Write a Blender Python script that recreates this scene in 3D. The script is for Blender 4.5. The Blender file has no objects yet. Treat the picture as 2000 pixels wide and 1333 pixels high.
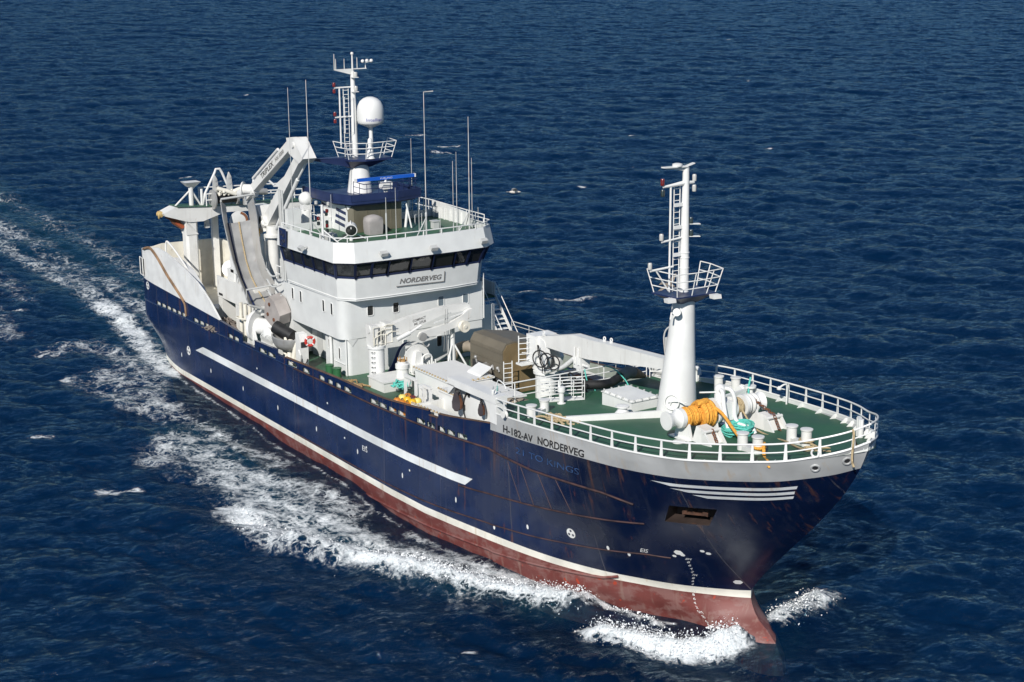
import bpy, bmesh, math, random
import numpy as np
from mathutils import Vector, Matrix
R = math.radians
random.seed(7)
scene = bpy.context.scene
col = scene.collection

# ---------------------------------------------------------------- frames
# The vessel is drawn in its own frame: x forward, y to port, z up, origin where the stem
# meets the lower edge of the white boot stripe.  It runs trimmed with the bow up.
TRIM = R(1.8)
SHIP = Matrix.Rotation(-TRIM, 4, 'Y')
SHIP = Matrix.Translation(-(SHIP @ Vector((0, 0, -1.75)))) @ SHIP

# ---------------------------------------------------------------- camera
cam_d = bpy.data.cameras.new('camera'); cam = bpy.data.objects.new('camera', cam_d); col.objects.link(cam)
cam_d.sensor_width = 36.0; cam_d.lens = 3105.6 * 36.0 / 2000.0
cam_d.clip_start = 1.0; cam_d.clip_end = 20000.0
def cam_matrix(pos, yaw, pitch, roll):
    d = Vector((math.cos(yaw)*math.cos(pitch), math.sin(yaw)*math.cos(pitch), -math.sin(pitch)))
    r = Vector((math.sin(yaw), -math.cos(yaw), 0)); u = r.cross(d)
    r2 = math.cos(roll)*r + math.sin(roll)*u; u2 = -math.sin(roll)*r + math.cos(roll)*u
    m = Matrix((r2, u2, -d)).transposed().to_4x4(); m.translation = Vector(pos); return m
cam.matrix_world = SHIP @ cam_matrix((51.960, -46.995, 29.924), 2.565141, 0.2469174, -0.0078207)
scene.camera = cam

# ---------------------------------------------------------------- light
SUN_EL, SUN_AZ = R(35), R(-52)          # azimuth measured from +x towards +y
sv = Vector((math.cos(SUN_EL)*math.cos(SUN_AZ), math.cos(SUN_EL)*math.sin(SUN_AZ), math.sin(SUN_EL)))
w = bpy.data.worlds.new('World'); scene.world = w; w.use_nodes = True
nt = w.node_tree; bg = nt.nodes['Background']
sky = nt.nodes.new('ShaderNodeTexSky'); sky.sky_type = 'NISHITA'; sky.sun_disc = False
sky.sun_elevation = SUN_EL; sky.sun_rotation = math.pi/2 - SUN_AZ
sky.air_density = 1.0; sky.dust_density = 0.0; sky.ozone_density = 6.0
nt.links.new(sky.outputs['Color'], bg.inputs['Color']); bg.inputs['Strength'].default_value = 0.065
sl = bpy.data.lights.new('sun', 'SUN'); sl.energy = 4.7; sl.angle = R(0.53); sl.color = (1.0, 0.955, 0.89)
so = bpy.data.objects.new('sun', sl); col.objects.link(so)
so.rotation_euler = (-sv).to_track_quat('-Z', 'Y').to_euler()
scene.view_settings.view_transform = 'Standard'; scene.view_settings.look = 'None'
scene.view_settings.exposure = 0.15; scene.view_settings.gamma = 1.0
try: scene.view_settings.use_curve_mapping = False
except Exception: pass
scene.cycles.max_bounces = 8; scene.cycles.transparent_max_bounces = 12
scene.cycles.caustics_reflective = False; scene.cycles.caustics_refractive = False
# ---------------------------------------------------------------- hull form (shared by everything on the hull)
def _cr(P, q):
    P = np.asarray(P, float); n = len(P); q = np.clip(np.asarray(q, float), 0, 1)*(n-1)
    i = np.clip(np.floor(q).astype(int), 0, n-2); t = (q-i)[..., None]
    a = P[np.clip(i-1, 0, n-1)]; b = P[i]; c = P[i+1]; d = P[np.clip(i+2, 0, n-1)]
    return .5*(2*b+(c-a)*t+(2*a-5*b+4*c-d)*t*t+(3*b-a-3*c+d)*t**3)
GUN = [(-13,6.1),(-9.5,6.3),(-6,6.2),(-2.5,5.85),(.3,5.15),(2,4.4),(3.4,3.6),(4.7,2.7),(5.7,1.8),(6.5,.9),(7,0)]
GZS = [6.9,7.24,7.5,7.7,7.9,8.1,8.3,8.52,8.82,9.15,9.5]
GZP = [6.9,7.35,7.56,7.8,8.1,8.35,8.55,8.9,9.2,9.4,9.5]
BOOT = [(-13,6.15),(-10.3,5.65),(-8.1,5.06),(-5.9,4.2),(-4.2,3.27),(-3.3,2.75),(-2.5,2.2),(-1.8,1.65),(-1.15,1.1),(-.5,.52),(0,0)]
BULB = [(-13,5.9),(-10,5.2),(-8,4.5),(-6,3.5),(-4.2,2.6),(-3,1.9),(-1.5,1.35),(0,1.1),(1.2,.9),(1.95,.55),(2.4,0)]
AB = [(-61,4.6),(-60,5.3),(-58.5,6.0),(-57,6.45),(-55,6.8),(-53,6.98),(-22,7.02),(-18.5,6.9),(-15.9,6.57),(-13,6.15)]
AU = [(-61,6.3),(-60.6,6.6),(-60,6.82),(-59,6.95),(-57.5,7.0),(-55,7.0),(-24,7.0),(-20,6.9),(-16,6.6),(-13,6.1)]
def ab(x): return np.interp(x, *zip(*AB))
def au(x): return np.interp(x, *zip(*AU))
def zk(x): return 4.42 + 0.0145*(np.asarray(x, float)+50)                 # knuckle / deck line
def fwd(v, t, side=-1):
    """bow part: v 0 at x=-13 .. 1 at the stem, t 0 at boot line .. 1 at the gunwale; t<0 below"""
    v, t = np.broadcast_arrays(np.asarray(v, float), np.asarray(t, float))
    B = _cr(BOOT, v); G = _cr(GUN, v); gz = _cr(np.c_[GZS if side < 0 else GZP], v)[..., 0]
    tt = np.clip(t, 0, 1); p = 1.0 + 0.4*v**1.2
    z = gz*tt
    kx = np.clip((z-.45)/(gz-.45), 0, 1)*v**3 + tt*(1-v**3)
    kx = kx + .75*kx*kx*(1-kx)*v**3
    x = B[..., 0]+(G[..., 0]-B[..., 0])*kx
    y = B[..., 1]+(G[..., 1]-B[..., 1])*tt**p
    K = _cr(BULB, v); s = np.clip(-t, 0, 1)
    f = np.interp(s, [0,.16,.3,.37,.55,.74,1], [0,.075,.25,.44,.75,.93,1])
    x = x+(K[..., 0]-B[..., 0])*f; y = y+(K[..., 1]-B[..., 1])*f; z = np.where(t < 0, -3*s, z)
    return np.stack([x, side*y, z], -1)
def aft(x, z, side=-1):
    x, z = np.broadcast_arrays(np.asarray(x, float), np.asarray(z, float))
    q = np.clip(z/3.2, 0, 1); q = q*q*(3-2*q)
    y = ab(x)*(1-q)+au(x)*q
    y = np.where(z < 0, y*(1-.03*np.clip(-z, 0, 6)), y)
    return np.stack([x, side*y, z], -1)
def surf(x, z, side=-1):
    """point on the hull side at ship x and height z (bow part solved numerically)"""
    if x <= -13: return aft(x, z, side)
    vs = np.linspace(0, 1, 81)
    lo = None
    gz = _cr(np.c_[GZS if side < 0 else GZP], vs)[..., 0]
    P = fwd(vs, np.clip(z/gz, 0, 1) if z >= 0 else np.full(81, z/3.0), side)
    return np.array([x, np.interp(x, P[:, 0], P[:, 1]), z])

# ---------------------------------------------------------------- materials
MATS = {}
def _n(t, kind, **kw):
    n = t.nodes.new(kind)
    for k, v in kw.items():
        if k.startswith('i_'): n.inputs[int(k[2:])].default_value = v
        else: setattr(n, k, v)
    return n
def mathn(t, op, a, b=None, c=None):
    n = t.nodes.new('ShaderNodeMath'); n.operation = op
    for i, v in enumerate((a, b, c)):
        if v is None: continue
        if isinstance(v, (int, float)): n.inputs[i].default_value = v
        else: t.links.new(v, n.inputs[i])
    return n.outputs[0]
def rng(t, v, a, b, c=0.0, d=1.0):
    n = t.nodes.new('ShaderNodeMapRange'); n.interpolation_type = 'SMOOTHSTEP'
    t.links.new(v, n.inputs[0])
    for i, q in enumerate((a, b, c, d)): n.inputs[i+1].default_value = q
    return n.outputs[0]
def mixc(t, f, a, b):
    n = t.nodes.new('ShaderNodeMix'); n.data_type = 'RGBA'
    if isinstance(f, (int, float)): n.inputs[0].default_value = f
    else: t.links.new(f, n.inputs[0])
    for i, v in ((6, a), (7, b)):
        if isinstance(v, tuple): n.inputs[i].default_value = v if len(v) == 4 else v+(1,)
        else: t.links.new(v, n.inputs[i])
    return n.outputs[2]
def noise(t, scale, detail=3.0, vec=None, rough=.5, stretch=None):
    tc = t.nodes.new('ShaderNodeTexCoord'); v = vec or tc.outputs['Object']
    if stretch:
        m = t.nodes.new('ShaderNodeMapping'); m.inputs['Scale'].default_value = stretch; t.links.new(v, m.inputs[0]); v = m.outputs[0]
    n = t.nodes.new('ShaderNodeTexNoise'); n.inputs['Scale'].default_value = scale; n.inputs['Detail'].default_value = detail
    n.inputs['Roughness'].default_value = rough; t.links.new(v, n.inputs['Vector']); return n.outputs['Fac']
def new_mat(name):
    m = bpy.data.materials.new(name); m.use_nodes = True; t = m.node_tree; MATS[name] = m
    return m, t, t.nodes['Principled BSDF']
def paint(name, c, rough=.45, var=.10, rust=0.0, streak=0.0, grime=(.30,.24,.17), metal=0.0, scale=1.2, bump=0.0):
    """painted steel: mottled tone, run-down grime streaks and rust blooms of the surface itself"""
    m, t, b = new_mat(name)
    n1 = noise(t, scale, 4); f = rng(t, n1, .3, .7)
    lo = tuple(x*(1-var) for x in c); hi = tuple(min(1, x*(1+var*.5)) for x in c)
    colr = mixc(t, f, lo, hi)
    if streak:
        s = noise(t, 1.0, 4, stretch=(5.0, 5.0, .35)); k = noise(t, .35, 2)
        g = mathn(t, 'MULTIPLY', rng(t, s, .56, .74), rng(t, k, .42, .62)); colr = mixc(t, mathn(t, 'MULTIPLY', g, streak), colr, grime)
    if rust:
        a = noise(t, 1.7, 6, rough=.65); s = noise(t, 1.3, 5, stretch=(4.0, 4.0, .5), rough=.6)
        g = mathn(t, 'MULTIPLY', rng(t, a, .60, .70), rng(t, s, .50, .62)); colr = mixc(t, mathn(t, 'MULTIPLY', g, rust), colr, (.17, .055, .018))
    t.links.new(colr, b.inputs['Base Color']); b.inputs['Metallic'].default_value = metal
    t.links.new(rng(t, n1, .2, .8, rough-.08, rough+.12), b.inputs['Roughness'])
    bp = t.nodes.new('ShaderNodeBump'); bp.inputs['Strength'].default_value = .25; bp.inputs['Distance'].default_value = .02+bump
    t.links.new(noise(t, .9, 2), bp.inputs['Height']); t.links.new(bp.outputs[0], b.inputs['Normal'])
    return m
WHITE = paint('white_paint', (.69, .69, .665), .4, .06, rust=.35, streak=.30)
CLEAN = paint('clean_white_paint', (.71, .715, .70), .35, .05, rust=.0, streak=.14, grime=(.5,.47,.4))
CREAM = paint('stained_white_paint', (.72, .69, .60), .5, .12, rust=.5, streak=.6, grime=(.42,.30,.16))
GREYW = paint('light_grey_paint', (.48, .49, .48), .42, .08, rust=.35, streak=.35)
HOUSE = paint('house_paint', (.63, .645, .635), .42, .05, rust=.10, streak=.30, grime=(.50,.48,.44))
GREEN = paint('green_deck_paint', (.032, .105, .055), .5, .30, rust=.45, streak=0, scale=.7)
DGREEN = paint('dark_green_paint', (.03, .13, .05), .45, .15)
NAVY = paint('navy_paint', (.014, .026, .085), .4, .15)
RED = paint('red_paint', (.45, .03, .02), .45, .1)
RUST = paint('rusty_steel', (.16, .06, .026), .8, .45, scale=4)
DARK = paint('dark_steel', (.03, .03, .032), .5, .3, scale=3)
BLACK = paint('black_rubber', (.012, .012, .013), .55, .3, scale=3)
STEEL = paint('stainless_steel', (.50, .48, .44), .38, .12, metal=.7, scale=2)
GREYM = paint('hauler_grey_steel', (.40, .40, .39), .40, .15, metal=.35, rust=.35, streak=.3)
TAUPE = paint('taupe_paint', (.135, .118, .088), .55, .12, rust=.3, streak=.25, grime=(.17,.10,.03))
OCHRE = paint('ochre_taupe_paint', (.185, .135, .070), .55, .15, rust=.35, streak=.4, grime=(.26,.14,.03))
YELLOW = paint('yellow_plastic', (.72, .42, .02), .4, .1)
PALEY = paint('pale_yellow_plastic', (.75, .60, .16), .4, .1)
ORANGE = paint('orange_plastic', (.55, .20, .03), .45, .2)
MAROON = paint('maroon_plastic', (.16, .03, .03), .5, .2)
BLUER = paint('radar_blue', (.01, .10, .50), .35, .05)
def rope_mat(name, c, d):
    m, t, b = new_mat(name)
    tc = t.nodes.new('ShaderNodeTexCoord')
    n = noise(t, 9, 4); f = rng(t, n, .35, .68)
    wv = t.nodes.new('ShaderNodeTexWave'); wv.inputs['Scale'].default_value = 4.5; wv.inputs['Distortion'].default_value = 3; t.links.new(tc.outputs['Object'], wv.inputs[0])
    colr = mixc(t, mathn(t, 'MULTIPLY', f, wv.outputs['Fac']), c, d); t.links.new(colr, b.inputs['Base Color']); b.inputs['Roughness'].default_value = .85
    bp = t.nodes.new('ShaderNodeBump'); bp.inputs['Strength'].default_value = .6; bp.inputs['Distance'].default_value = .03; t.links.new(wv.outputs['Fac'], bp.inputs['Height']); t.links.new(bp.outputs[0], b.inputs['Normal'])
    return m
R_ORANGE = rope_mat('orange_rope', (.78, .38, .055), (.55, .22, .03))
R_TAN = rope_mat('tan_rope', (.46, .36, .21), (.27, .20, .11))
R_TEAL = rope_mat('teal_rope', (.12, .55, .46), (.05, .36, .31))
def hull_mat(name, c, kind):
    m, t, b = new_mat(name)
    n1 = noise(t, .55, 5); big = noise(t, .16, 2)
    colr = mixc(t, rng(t, n1, .3, .75), tuple(x*.82 for x in c), tuple(x*1.12 for x in c))
    plate = noise(t, .5, 1, stretch=(1.0, .1, 2.0)); colr = mixc(t, mathn(t, 'MULTIPLY', rng(t, plate, .5, .7), .22), colr, tuple(min(1, x*1.6+.004) for x in c))
    s = noise(t, 1.0, 5, stretch=(2.8, 1.5, .16), rough=.6)
    tc = t.nodes.new('ShaderNodeTexCoord'); sp = t.nodes.new('ShaderNodeSeparateXYZ'); t.links.new(tc.outputs['Object'], sp.inputs[0])
    if kind == 'blue':
        # chalky vertical runs and rust weeping from the rails, heaviest on the bow shoulder
        wob_ = mathn(t, 'MULTIPLY', mathn(t, 'SUBTRACT', noise(t, .5, 3), .5), 6.0); bow_dark = rng(t, mathn(t, 'ADD', sp.outputs[0], wob_), -11, -4.5); colr = mixc(t, mathn(t, 'MULTIPLY', bow_dark, .8), colr, (.0016, .0048, .0210))  # base blue turns darker towards the bow, along a wavy edge
        bow = mathn(t, 'MULTIPLY', rng(t, sp.outputs[0], -24, -12), rng(t, sp.outputs[0], -1.5, -5.5))
        colr = mixc(t, mathn(t, 'MULTIPLY', rng(t, s, .52, .70), .08), colr, (.10, .105, .12))
        colr = mixc(t, mathn(t, 'MULTIPLY', mathn(t, 'MULTIPLY', rng(t, n1, .38, .62), bow), .34), colr, (.042, .042, .044))
        r = noise(t, 1.4, 6, stretch=(1.6, 1.6, .3), rough=.65)
        colr = mixc(t, mathn(t, 'MULTIPLY', rng(t, r, .62, .72), mathn(t, 'ADD', mathn(t, 'MULTIPLY', bow, .35), .14)), colr, (.13, .042, .016))
        ch = noise(t, 3.0, 5, rough=.7); colr = mixc(t, mathn(t, 'MULTIPLY', rng(t, ch, .735, .75), .7), colr, (.45, .45, .42))
        fr1 = mathn(t, 'FRACT', mathn(t, 'DIVIDE', sp.outputs[0], 5.7)); fr2 = mathn(t, 'FRACT', mathn(t, 'DIVIDE', sp.outputs[0], 2.13))
        seam = mathn(t, 'LESS_THAN', fr1, .009); seam2 = mathn(t, 'LESS_THAN', fr2, .012)
        colr = mixc(t, mathn(t, 'MULTIPLY', seam, mathn(t, 'MULTIPLY', rng(t, s, .38, .60), .45)), colr, (.12, .11, .105)); colr = mixc(t, mathn(t, 'MULTIPLY', seam2, .30), colr, (.001, .003, .012))
        run = noise(t, 1.0, 4, stretch=(3.4, 1.0, .10)); zz = rng(t, sp.outputs[2], 3.0, 4.7); colr = mixc(t, mathn(t, 'MULTIPLY', mathn(t, 'MULTIPLY', rng(t, run, .57, .70), zz), .5), colr, (.10, .045, .025))
        rough = .20
    elif kind == 'red':
        sc = noise(t, .9, 6, rough=.65, stretch=(1, 1, 1.6))
        colr = mixc(t, rng(t, sc, .47, .60), colr, (.20, .095, .085))
        colr = mixc(t, mathn(t, 'MULTIPLY', rng(t, s, .56, .70), .5), colr, (.26, .17, .14))
        rr = noise(t, 2.2, 4); colr = mixc(t, rng(t, rr, .67, .72), colr, (.36, .045, .02)); rough = .5
    else:
        colr = mixc(t, mathn(t, 'MULTIPLY', rng(t, s, .56, .72), .45), colr, (.42, .30, .17))
        rr = noise(t, 1.6, 6, rough=.7); colr = mixc(t, mathn(t, 'MULTIPLY', rng(t, rr, .66, .73), .8), colr, (.20, .08, .03)); rough = .42
    t.links.new(colr, b.inputs['Base Color']); t.links.new(rng(t, n1, .2, .8, rough-.06, rough+.14), b.inputs['Roughness'])
    bp = t.nodes.new('ShaderNodeBump'); bp.inputs['Strength'].default_value = .35; bp.inputs['Distance'].default_value = .05
    t.links.new(noise(t, .75, 2, stretch=(1.2, .3, 1.0)), bp.inputs['Height']); t.links.new(bp.outputs[0], b.inputs['Normal'])
    return m
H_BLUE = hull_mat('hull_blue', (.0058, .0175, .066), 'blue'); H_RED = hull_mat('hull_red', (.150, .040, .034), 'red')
H_WHITE = hull_mat('hull_white', (.72, .70, .62), 'white'); H_GREY = hull_mat('hull_grey', (.42, .43, .43), 'white')
STRIPE = hull_mat('hull_stripe', (.66, .69, .70), 'white')
INK = paint('lettering_black', (.02, .02, .022), .5, .1)
INKG = paint('lettering_grey', (.17, .165, .16), .5, .1)
INKB = paint('lettering_blue', (.02, .03, .32), .5, .1)
GHOST = paint('old_lettering_blue', (.030, .075, .19), .5, .5, rust=1.0, scale=3)
def glass_mat(name, c, rough):
    m, t, b = new_mat(name); b.inputs['Base Color'].default_value = c+(1,); b.inputs['Roughness'].default_value = rough
    b.inputs['Specular IOR Level'].default_value = .8; n = noise(t, 2.5, 2); bp = t.nodes.new('ShaderNodeBump'); bp.inputs['Strength'].default_value = .05; bp.inputs['Distance'].default_value = .1
    t.links.new(n, bp.inputs['Height']); t.links.new(bp.outputs[0], b.inputs['Normal']); return m
GLASS = glass_mat('window_glass', (.022, .024, .025), .04)
LAMPG = glass_mat('lamp_glass', (.45, .45, .43), .2)
LAMPR = glass_mat('red_lamp_glass', (.12, .008, .008), .2)
LAMPD = glass_mat('dark_lamp_glass', (.02, .03, .03), .2)

# ---------------------------------------------------------------- mesh builder
class MB:
    def __init__(s): s.v = []; s.f = []; s.m = []; s.cur = 0
    def add(s, V, F, mi=None):
        k = len(s.v); s.v += [tuple(map(float, p)) for p in V]; s.f += [tuple(i+k for i in f) for f in F]; s.m += [s.cur if mi is None else mi]*len(F)
        return s
    def hexa(s, P, mi=None):      # 4 bottom then 4 top
        return s.add(P, [(3,2,1,0),(4,5,6,7),(0,1,5,4),(1,2,6,5),(2,3,7,6),(3,0,4,7)], mi)
    def box(s, x0, x1, y0, y1, z0, z1, mi=None):
        return s.hexa([(x0,y0,z0),(x1,y0,z0),(x1,y1,z0),(x0,y1,z0),(x0,y0,z1),(x1,y0,z1),(x1,y1,z1),(x0,y1,z1)], mi)
    def obox(s, c, ux, uy, uz, mi=None):   # oriented box: centre and half-axis vectors
        c, ux, uy, uz = (np.array(a, float) for a in (c, ux, uy, uz))
        return s.hexa([c-ux-uy-uz, c+ux-uy-uz, c+ux+uy-uz, c-ux+uy-uz, c-ux-uy+uz, c+ux-uy+uz, c+ux+uy+uz, c-ux+uy+uz], mi)
    def beam(s, p, q, w, h, up=(0,0,1), w2=None, h2=None, mi=None):   # rectangular bar p->q
        p, q = np.array(p, float), np.array(q, float); d = (q-p)/np.linalg.norm(q-p); up = np.array(up, float)
        sd = np.cross(d, up); sd /= np.linalg.norm(sd); u = np.cross(sd, d); w2 = w if w2 is None else w2; h2 = h if h2 is None else h2
        a = [p-sd*w/2-u*h/2, p+sd*w/2-u*h/2, p+sd*w/2+u*h/2, p-sd*w/2+u*h/2]; b = [q-sd*w2/2-u*h2/2, q+sd*w2/2-u*h2/2, q+sd*w2/2+u*h2/2, q-sd*w2/2+u*h2/2]
        return s.hexa(a+b, mi)
    def prism(s, P, e, mi=None):           # planar polygon pushed along e
        P = [np.array(p, float) for p in P]; e = np.array(e, float); n = len(P)
        F = [tuple(range(n-1, -1, -1)), tuple(range(n, 2*n))]+[(i, (i+1) % n, n+(i+1) % n, n+i) for i in range(n)]
        return s.add(P+[p+e for p in P], F, mi)
    def rings(s, L, closed=False, cap=True, mi=None):   # list of equal rings of points
        n = len(L[0]); V = [p for r in L for p in r]; F = []
        for i in range(len(L)-1+(1 if closed else 0)):
            a = i*n; b = ((i+1) % len(L))*n
            F += [(a+j, a+(j+1) % n, b+(j+1) % n, b+j) for j in range(n)]
        if cap and not closed: F += [tuple(range(n-1, -1, -1)), tuple(range((len(L)-1)*n, len(L)*n))]
        return s.add(V, F, mi)
    def tube(s, P, r, n=8, closed=False, mi=None):
        P = [np.array(p, float) for p in P]; m = len(P); L = []; prev = None
        rr = r if hasattr(r, '__len__') else [r]*m
        for i in range(m):
            if closed: d = P[(i+1) % m]-P[i-1]
            else: d = P[min(i+1, m-1)]-P[max(i-1, 0)]
            d = d/(np.linalg.norm(d)+1e-9)
            if prev is None:
                u = np.cross(d, (0,0,1.0)) if abs(d[2]) < .95 else np.cross(d, (1.0,0,0))
            else: u = prev-d*(prev@d)
            u = u/(np.linalg.norm(u)+1e-9); prev = u; w_ = np.cross(d, u)
            L.append([P[i]+rr[i]*(math.cos(2*math.pi*k/n)*u+math.sin(2*math.pi*k/n)*w_) for k in range(n)])
        return s.rings(L, closed, True, mi)
    def cyl(s, p, q, r0, r1=None, n=16, mi=None): return s.tube([p, q], [r0, r0 if r1 is None else r1], n, mi=mi)
    def lathe(s, base, axis, prof, n=20, mi=None):      # prof: (radius, height along axis)
        base = np.array(base, float); d = np.array(axis, float); d /= np.linalg.norm(d)
        u = np.cross(d, (0,0,1.0)) if abs(d[2]) < .95 else np.array((1.0,0,0)); u /= np.linalg.norm(u); w_ = np.cross(d, u)
        return s.rings([[base+d*h+max(r, 1e-3)*(math.cos(2*math.pi*k/n)*u+math.sin(2*math.pi*k/n)*w_) for k in range(n)] for r, h in prof], False, True, mi)
    def ball(s, c, r, n=12, mi=None, sq=1.0):
        return s.lathe((c[0], c[1], c[2]-r*sq), (0,0,1), [(r*math.sin(math.pi*i/8), r*sq*(1-math.cos(math.pi*i/8))) for i in range(9)], n, mi)
    def torus(s, c, axis, Rr, r, n=24, k=8, a0=0, a1=2*math.pi, mi=None):
        d = np.array(axis, float); d /= np.linalg.norm(d); u = np.cross(d, (0,0,1.0)) if abs(d[2]) < .95 else np.array((1.0,0,0)); u /= np.linalg.norm(u); w_ = np.cross(d, u); c = np.array(c, float)
        full = abs(a1-a0-2*math.pi) < 1e-6; m = n if full else n+1
        P = [c+Rr*(math.cos(a0+(a1-a0)*i/n)*u+math.sin(a0+(a1-a0)*i/n)*w_) for i in range(m)]
        return s.tube(P, r, k, closed=full, mi=mi)
    def build(s, name, mats, parent=None, smooth=40, loc=None):
        me = bpy.data.meshes.new(name); me.from_pydata(s.v, [], s.f)
        mats = mats if isinstance(mats, (list, tuple)) else [mats]
        for m in mats: me.materials.append(m)
        me.polygons.foreach_set('material_index', s.m); me.update()
        bm = bmesh.new(); bm.from_mesh(me); bmesh.ops.recalc_face_normals(bm, faces=bm.faces[:]); bm.to_mesh(me); bm.free()
        if smooth:
            me.polygons.foreach_set('use_smooth', [True]*len(me.polygons)); me.set_sharp_from_angle(angle=R(smooth))
        o = bpy.data.objects.new(name, me); col.objects.link(o)
        if parent is not None: o.parent = parent
        return o
def tag(o, label=None, cat=None, group=None, kind=None):
    if label: o['label'] = label
    if cat: o['category'] = cat
    if group: o['group'] = group
    if kind: o['kind'] = kind
    return o
def loose(mb, name, mats, loc, label, cat, group=None, smooth=40):
    """a thing lying on the vessel, drawn about its own base point"""
    o = mb.build(name, mats, None, smooth); o.matrix_world = SHIP @ Matrix.Translation(Vector(loc)); return tag(o, label, cat, group)
def loose_root(name, loc, label, cat, group=None):
    o = bpy.data.objects.new(name, None); col.objects.link(o); o.matrix_world = SHIP @ Matrix.Translation(Vector(loc)); return tag(o, label, cat, group)
def smoothpath(P, n=6):
    P = np.array(P, float); return [tuple(p) for p in _cr(P, np.linspace(0, 1, (len(P)-1)*n+1))]
def letters(txt, size=1.0, shear=0.0, bold=0.0):
    """2-D mesh of a line of lettering: vertices (x, y), faces, width"""
    cu = bpy.data.curves.new('lettering', 'FONT'); cu.body = txt; cu.size = size; cu.shear = shear; cu.offset = bold; cu.resolution_u = 4
    ob = bpy.data.objects.new('lettering', cu); col.objects.link(ob); bpy.context.view_layer.update()
    me = bpy.data.meshes.new_from_object(ob.evaluated_get(bpy.context.evaluated_depsgraph_get()))
    V = np.array([v.co[:2] for v in me.vertices]); F = [tuple(p.vertices) for p in me.polygons]
    bpy.data.objects.remove(ob); bpy.data.curves.remove(cu); bpy.data.meshes.remove(me)
    V[:, 0] -= V[:, 0].min(); h = V[:, 1].max(); return V, F, V[:, 0].max(), h
def letter_mesh(name, txt, mapper, mat, parent, shear=0.0, bold=0.025):
    V, F, wd, h = letters(txt, 1.0, shear, bold); mb = MB(); mb.add([mapper(x/wd, y/h) for x, y in V], F)
    return mb.build(name, mat, parent, 0)

# ---------------------------------------------------------------- sea
def spectrum_tile(L, N, lam, hs, wind, spread, seed, lmin):
    g = np.random.default_rng(seed); k1 = np.fft.fftfreq(N, L/N)*2*np.pi; kx, ky = np.meshgrid(k1, k1, indexing='ij'); k = np.hypot(kx, ky); k[0, 0] = 1e-6
    kp = 2*np.pi/lam; a = np.arctan2(ky, kx)-wind; cosn = np.abs(np.cos(a))**spread*np.where(np.cos(a) > 0, 1, .25)
    P = np.exp(-.75*(kp/k)**2)*k**-3.55*cosn*np.exp(-(k*lmin/6.28)**2); P[0, 0] = 0
    A = np.sqrt(P)*(g.normal(size=(N, N))+1j*g.normal(size=(N, N)))
    h = np.fft.ifft2(A).real; s = hs/4/h.std()
    dx = np.fft.ifft2(-1j*kx/k*A).real*s; dy = np.fft.ifft2(-1j*ky/k*A).real*s
    return h*s, dx, dy, L
def sample(tile, x, y):
    out = []; L = tile[3]
    for T in tile[:3]:
        N = T.shape[0]; u = (x/L*N) % N; v = (y/L*N) % N; i = u.astype(int); j = v.astype(int); fu = u-i; fv = v-j; i %= N; j %= N; i2 = (i+1) % N; j2 = (j+1) % N
        out.append(T[i, j]*(1-fu)*(1-fv)+T[i2, j]*fu*(1-fv)+T[i, j2]*(1-fu)*fv+T[i2, j2]*fu*fv)
    return out
def graded(knots):       # (position, spacing) knots, spacing interpolated between them
    xs = [knots[0][0]]
    while xs[-1] < knots[-1][0]: xs.append(xs[-1]+np.interp(xs[-1], *zip(*knots)))
    return np.array(xs)
gx = graded([(-4000,260),(-1200,90),(-520,2.0),(-460,.8),(-200,.55),(-90,.38),(-62,.26),(-45,.22),(8,.17),(14,.22),(50,.6),(90,6),(1200,160)])
gy = graded([(-1200,160),(-120,6),(-45,.6),(-20,.2),(12,.2),(30,.36),(100,.5),(420,.8),(480,2),(1200,90),(4000,260)])
X, Y = np.meshgrid(gx, gy, indexing='ij'); X = X.ravel(); Y = Y.ravel()
WIND = R(138)
t1 = spectrum_tile(173.0, 512, 12.0, .48, WIND, 2.4, 3, .7); t2 = spectrum_tile(61.0, 512, 3.0, .20, WIND+R(14), 1.4, 11, .25); t3 = spectrum_tile(97.0, 512, 5.5, .28, WIND-R(24), 1.8, 23, .45)
h1, dx1, dy1 = sample(t1, X*.94+Y*.34, Y*.94-X*.34); h2, dx2, dy2 = sample(t2, X*.98-Y*.2, Y*.98+X*.2); h3, dx3, dy3 = sample(t3, X, Y)
def strokes(S, x, y):
    f = np.zeros(len(x))
    for P, rad, st in S:
        P = np.array(P, float); lo = P.min(0)-rad*2.2; hi = P.max(0)+rad*2.2
        k = np.where((x > lo[0]) & (x < hi[0]) & (y > lo[1]) & (y < hi[1]))[0]
        if not len(k): continue
        px, py = x[k], y[k]; best = np.full(len(k), 1e9)
        for i in range(max(1, len(P)-1)):
            a = P[i]; b = P[min(i+1, len(P)-1)]; d = b-a; q = np.clip(((px-a[0])*d[0]+(py-a[1])*d[1])/(d@d+1e-9), 0, 1)
            best = np.minimum(best, np.hypot(px-a[0]-q*d[0], py-a[1]-q*d[1]))
        f[k] = np.maximum(f[k], st*np.exp(-(best/rad)**2*1.2))
    return f
CREST = [([(-3.4,-6.3),(-1.5,-4.9),(-.3,-4.0),(.2,-2.6),(.2,-1.2)], .75, .55), ([(-6.6,-4.5),(-4.9,-4.1),(-3.1,-3.4)], .5, .28),
         ([(-6.6,-5.2),(-7.5,-6.4),(-9.2,-7.9),(-11.4,-8.9),(-12.9,-9.6),(-15.4,-10.8),(-17.7,-12.4),(-20.2,-13.8)], 1.3, .75), ([(.3,1.6),(.1,3.2),(-.5,5.0)], 1.0, .5)]
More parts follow.
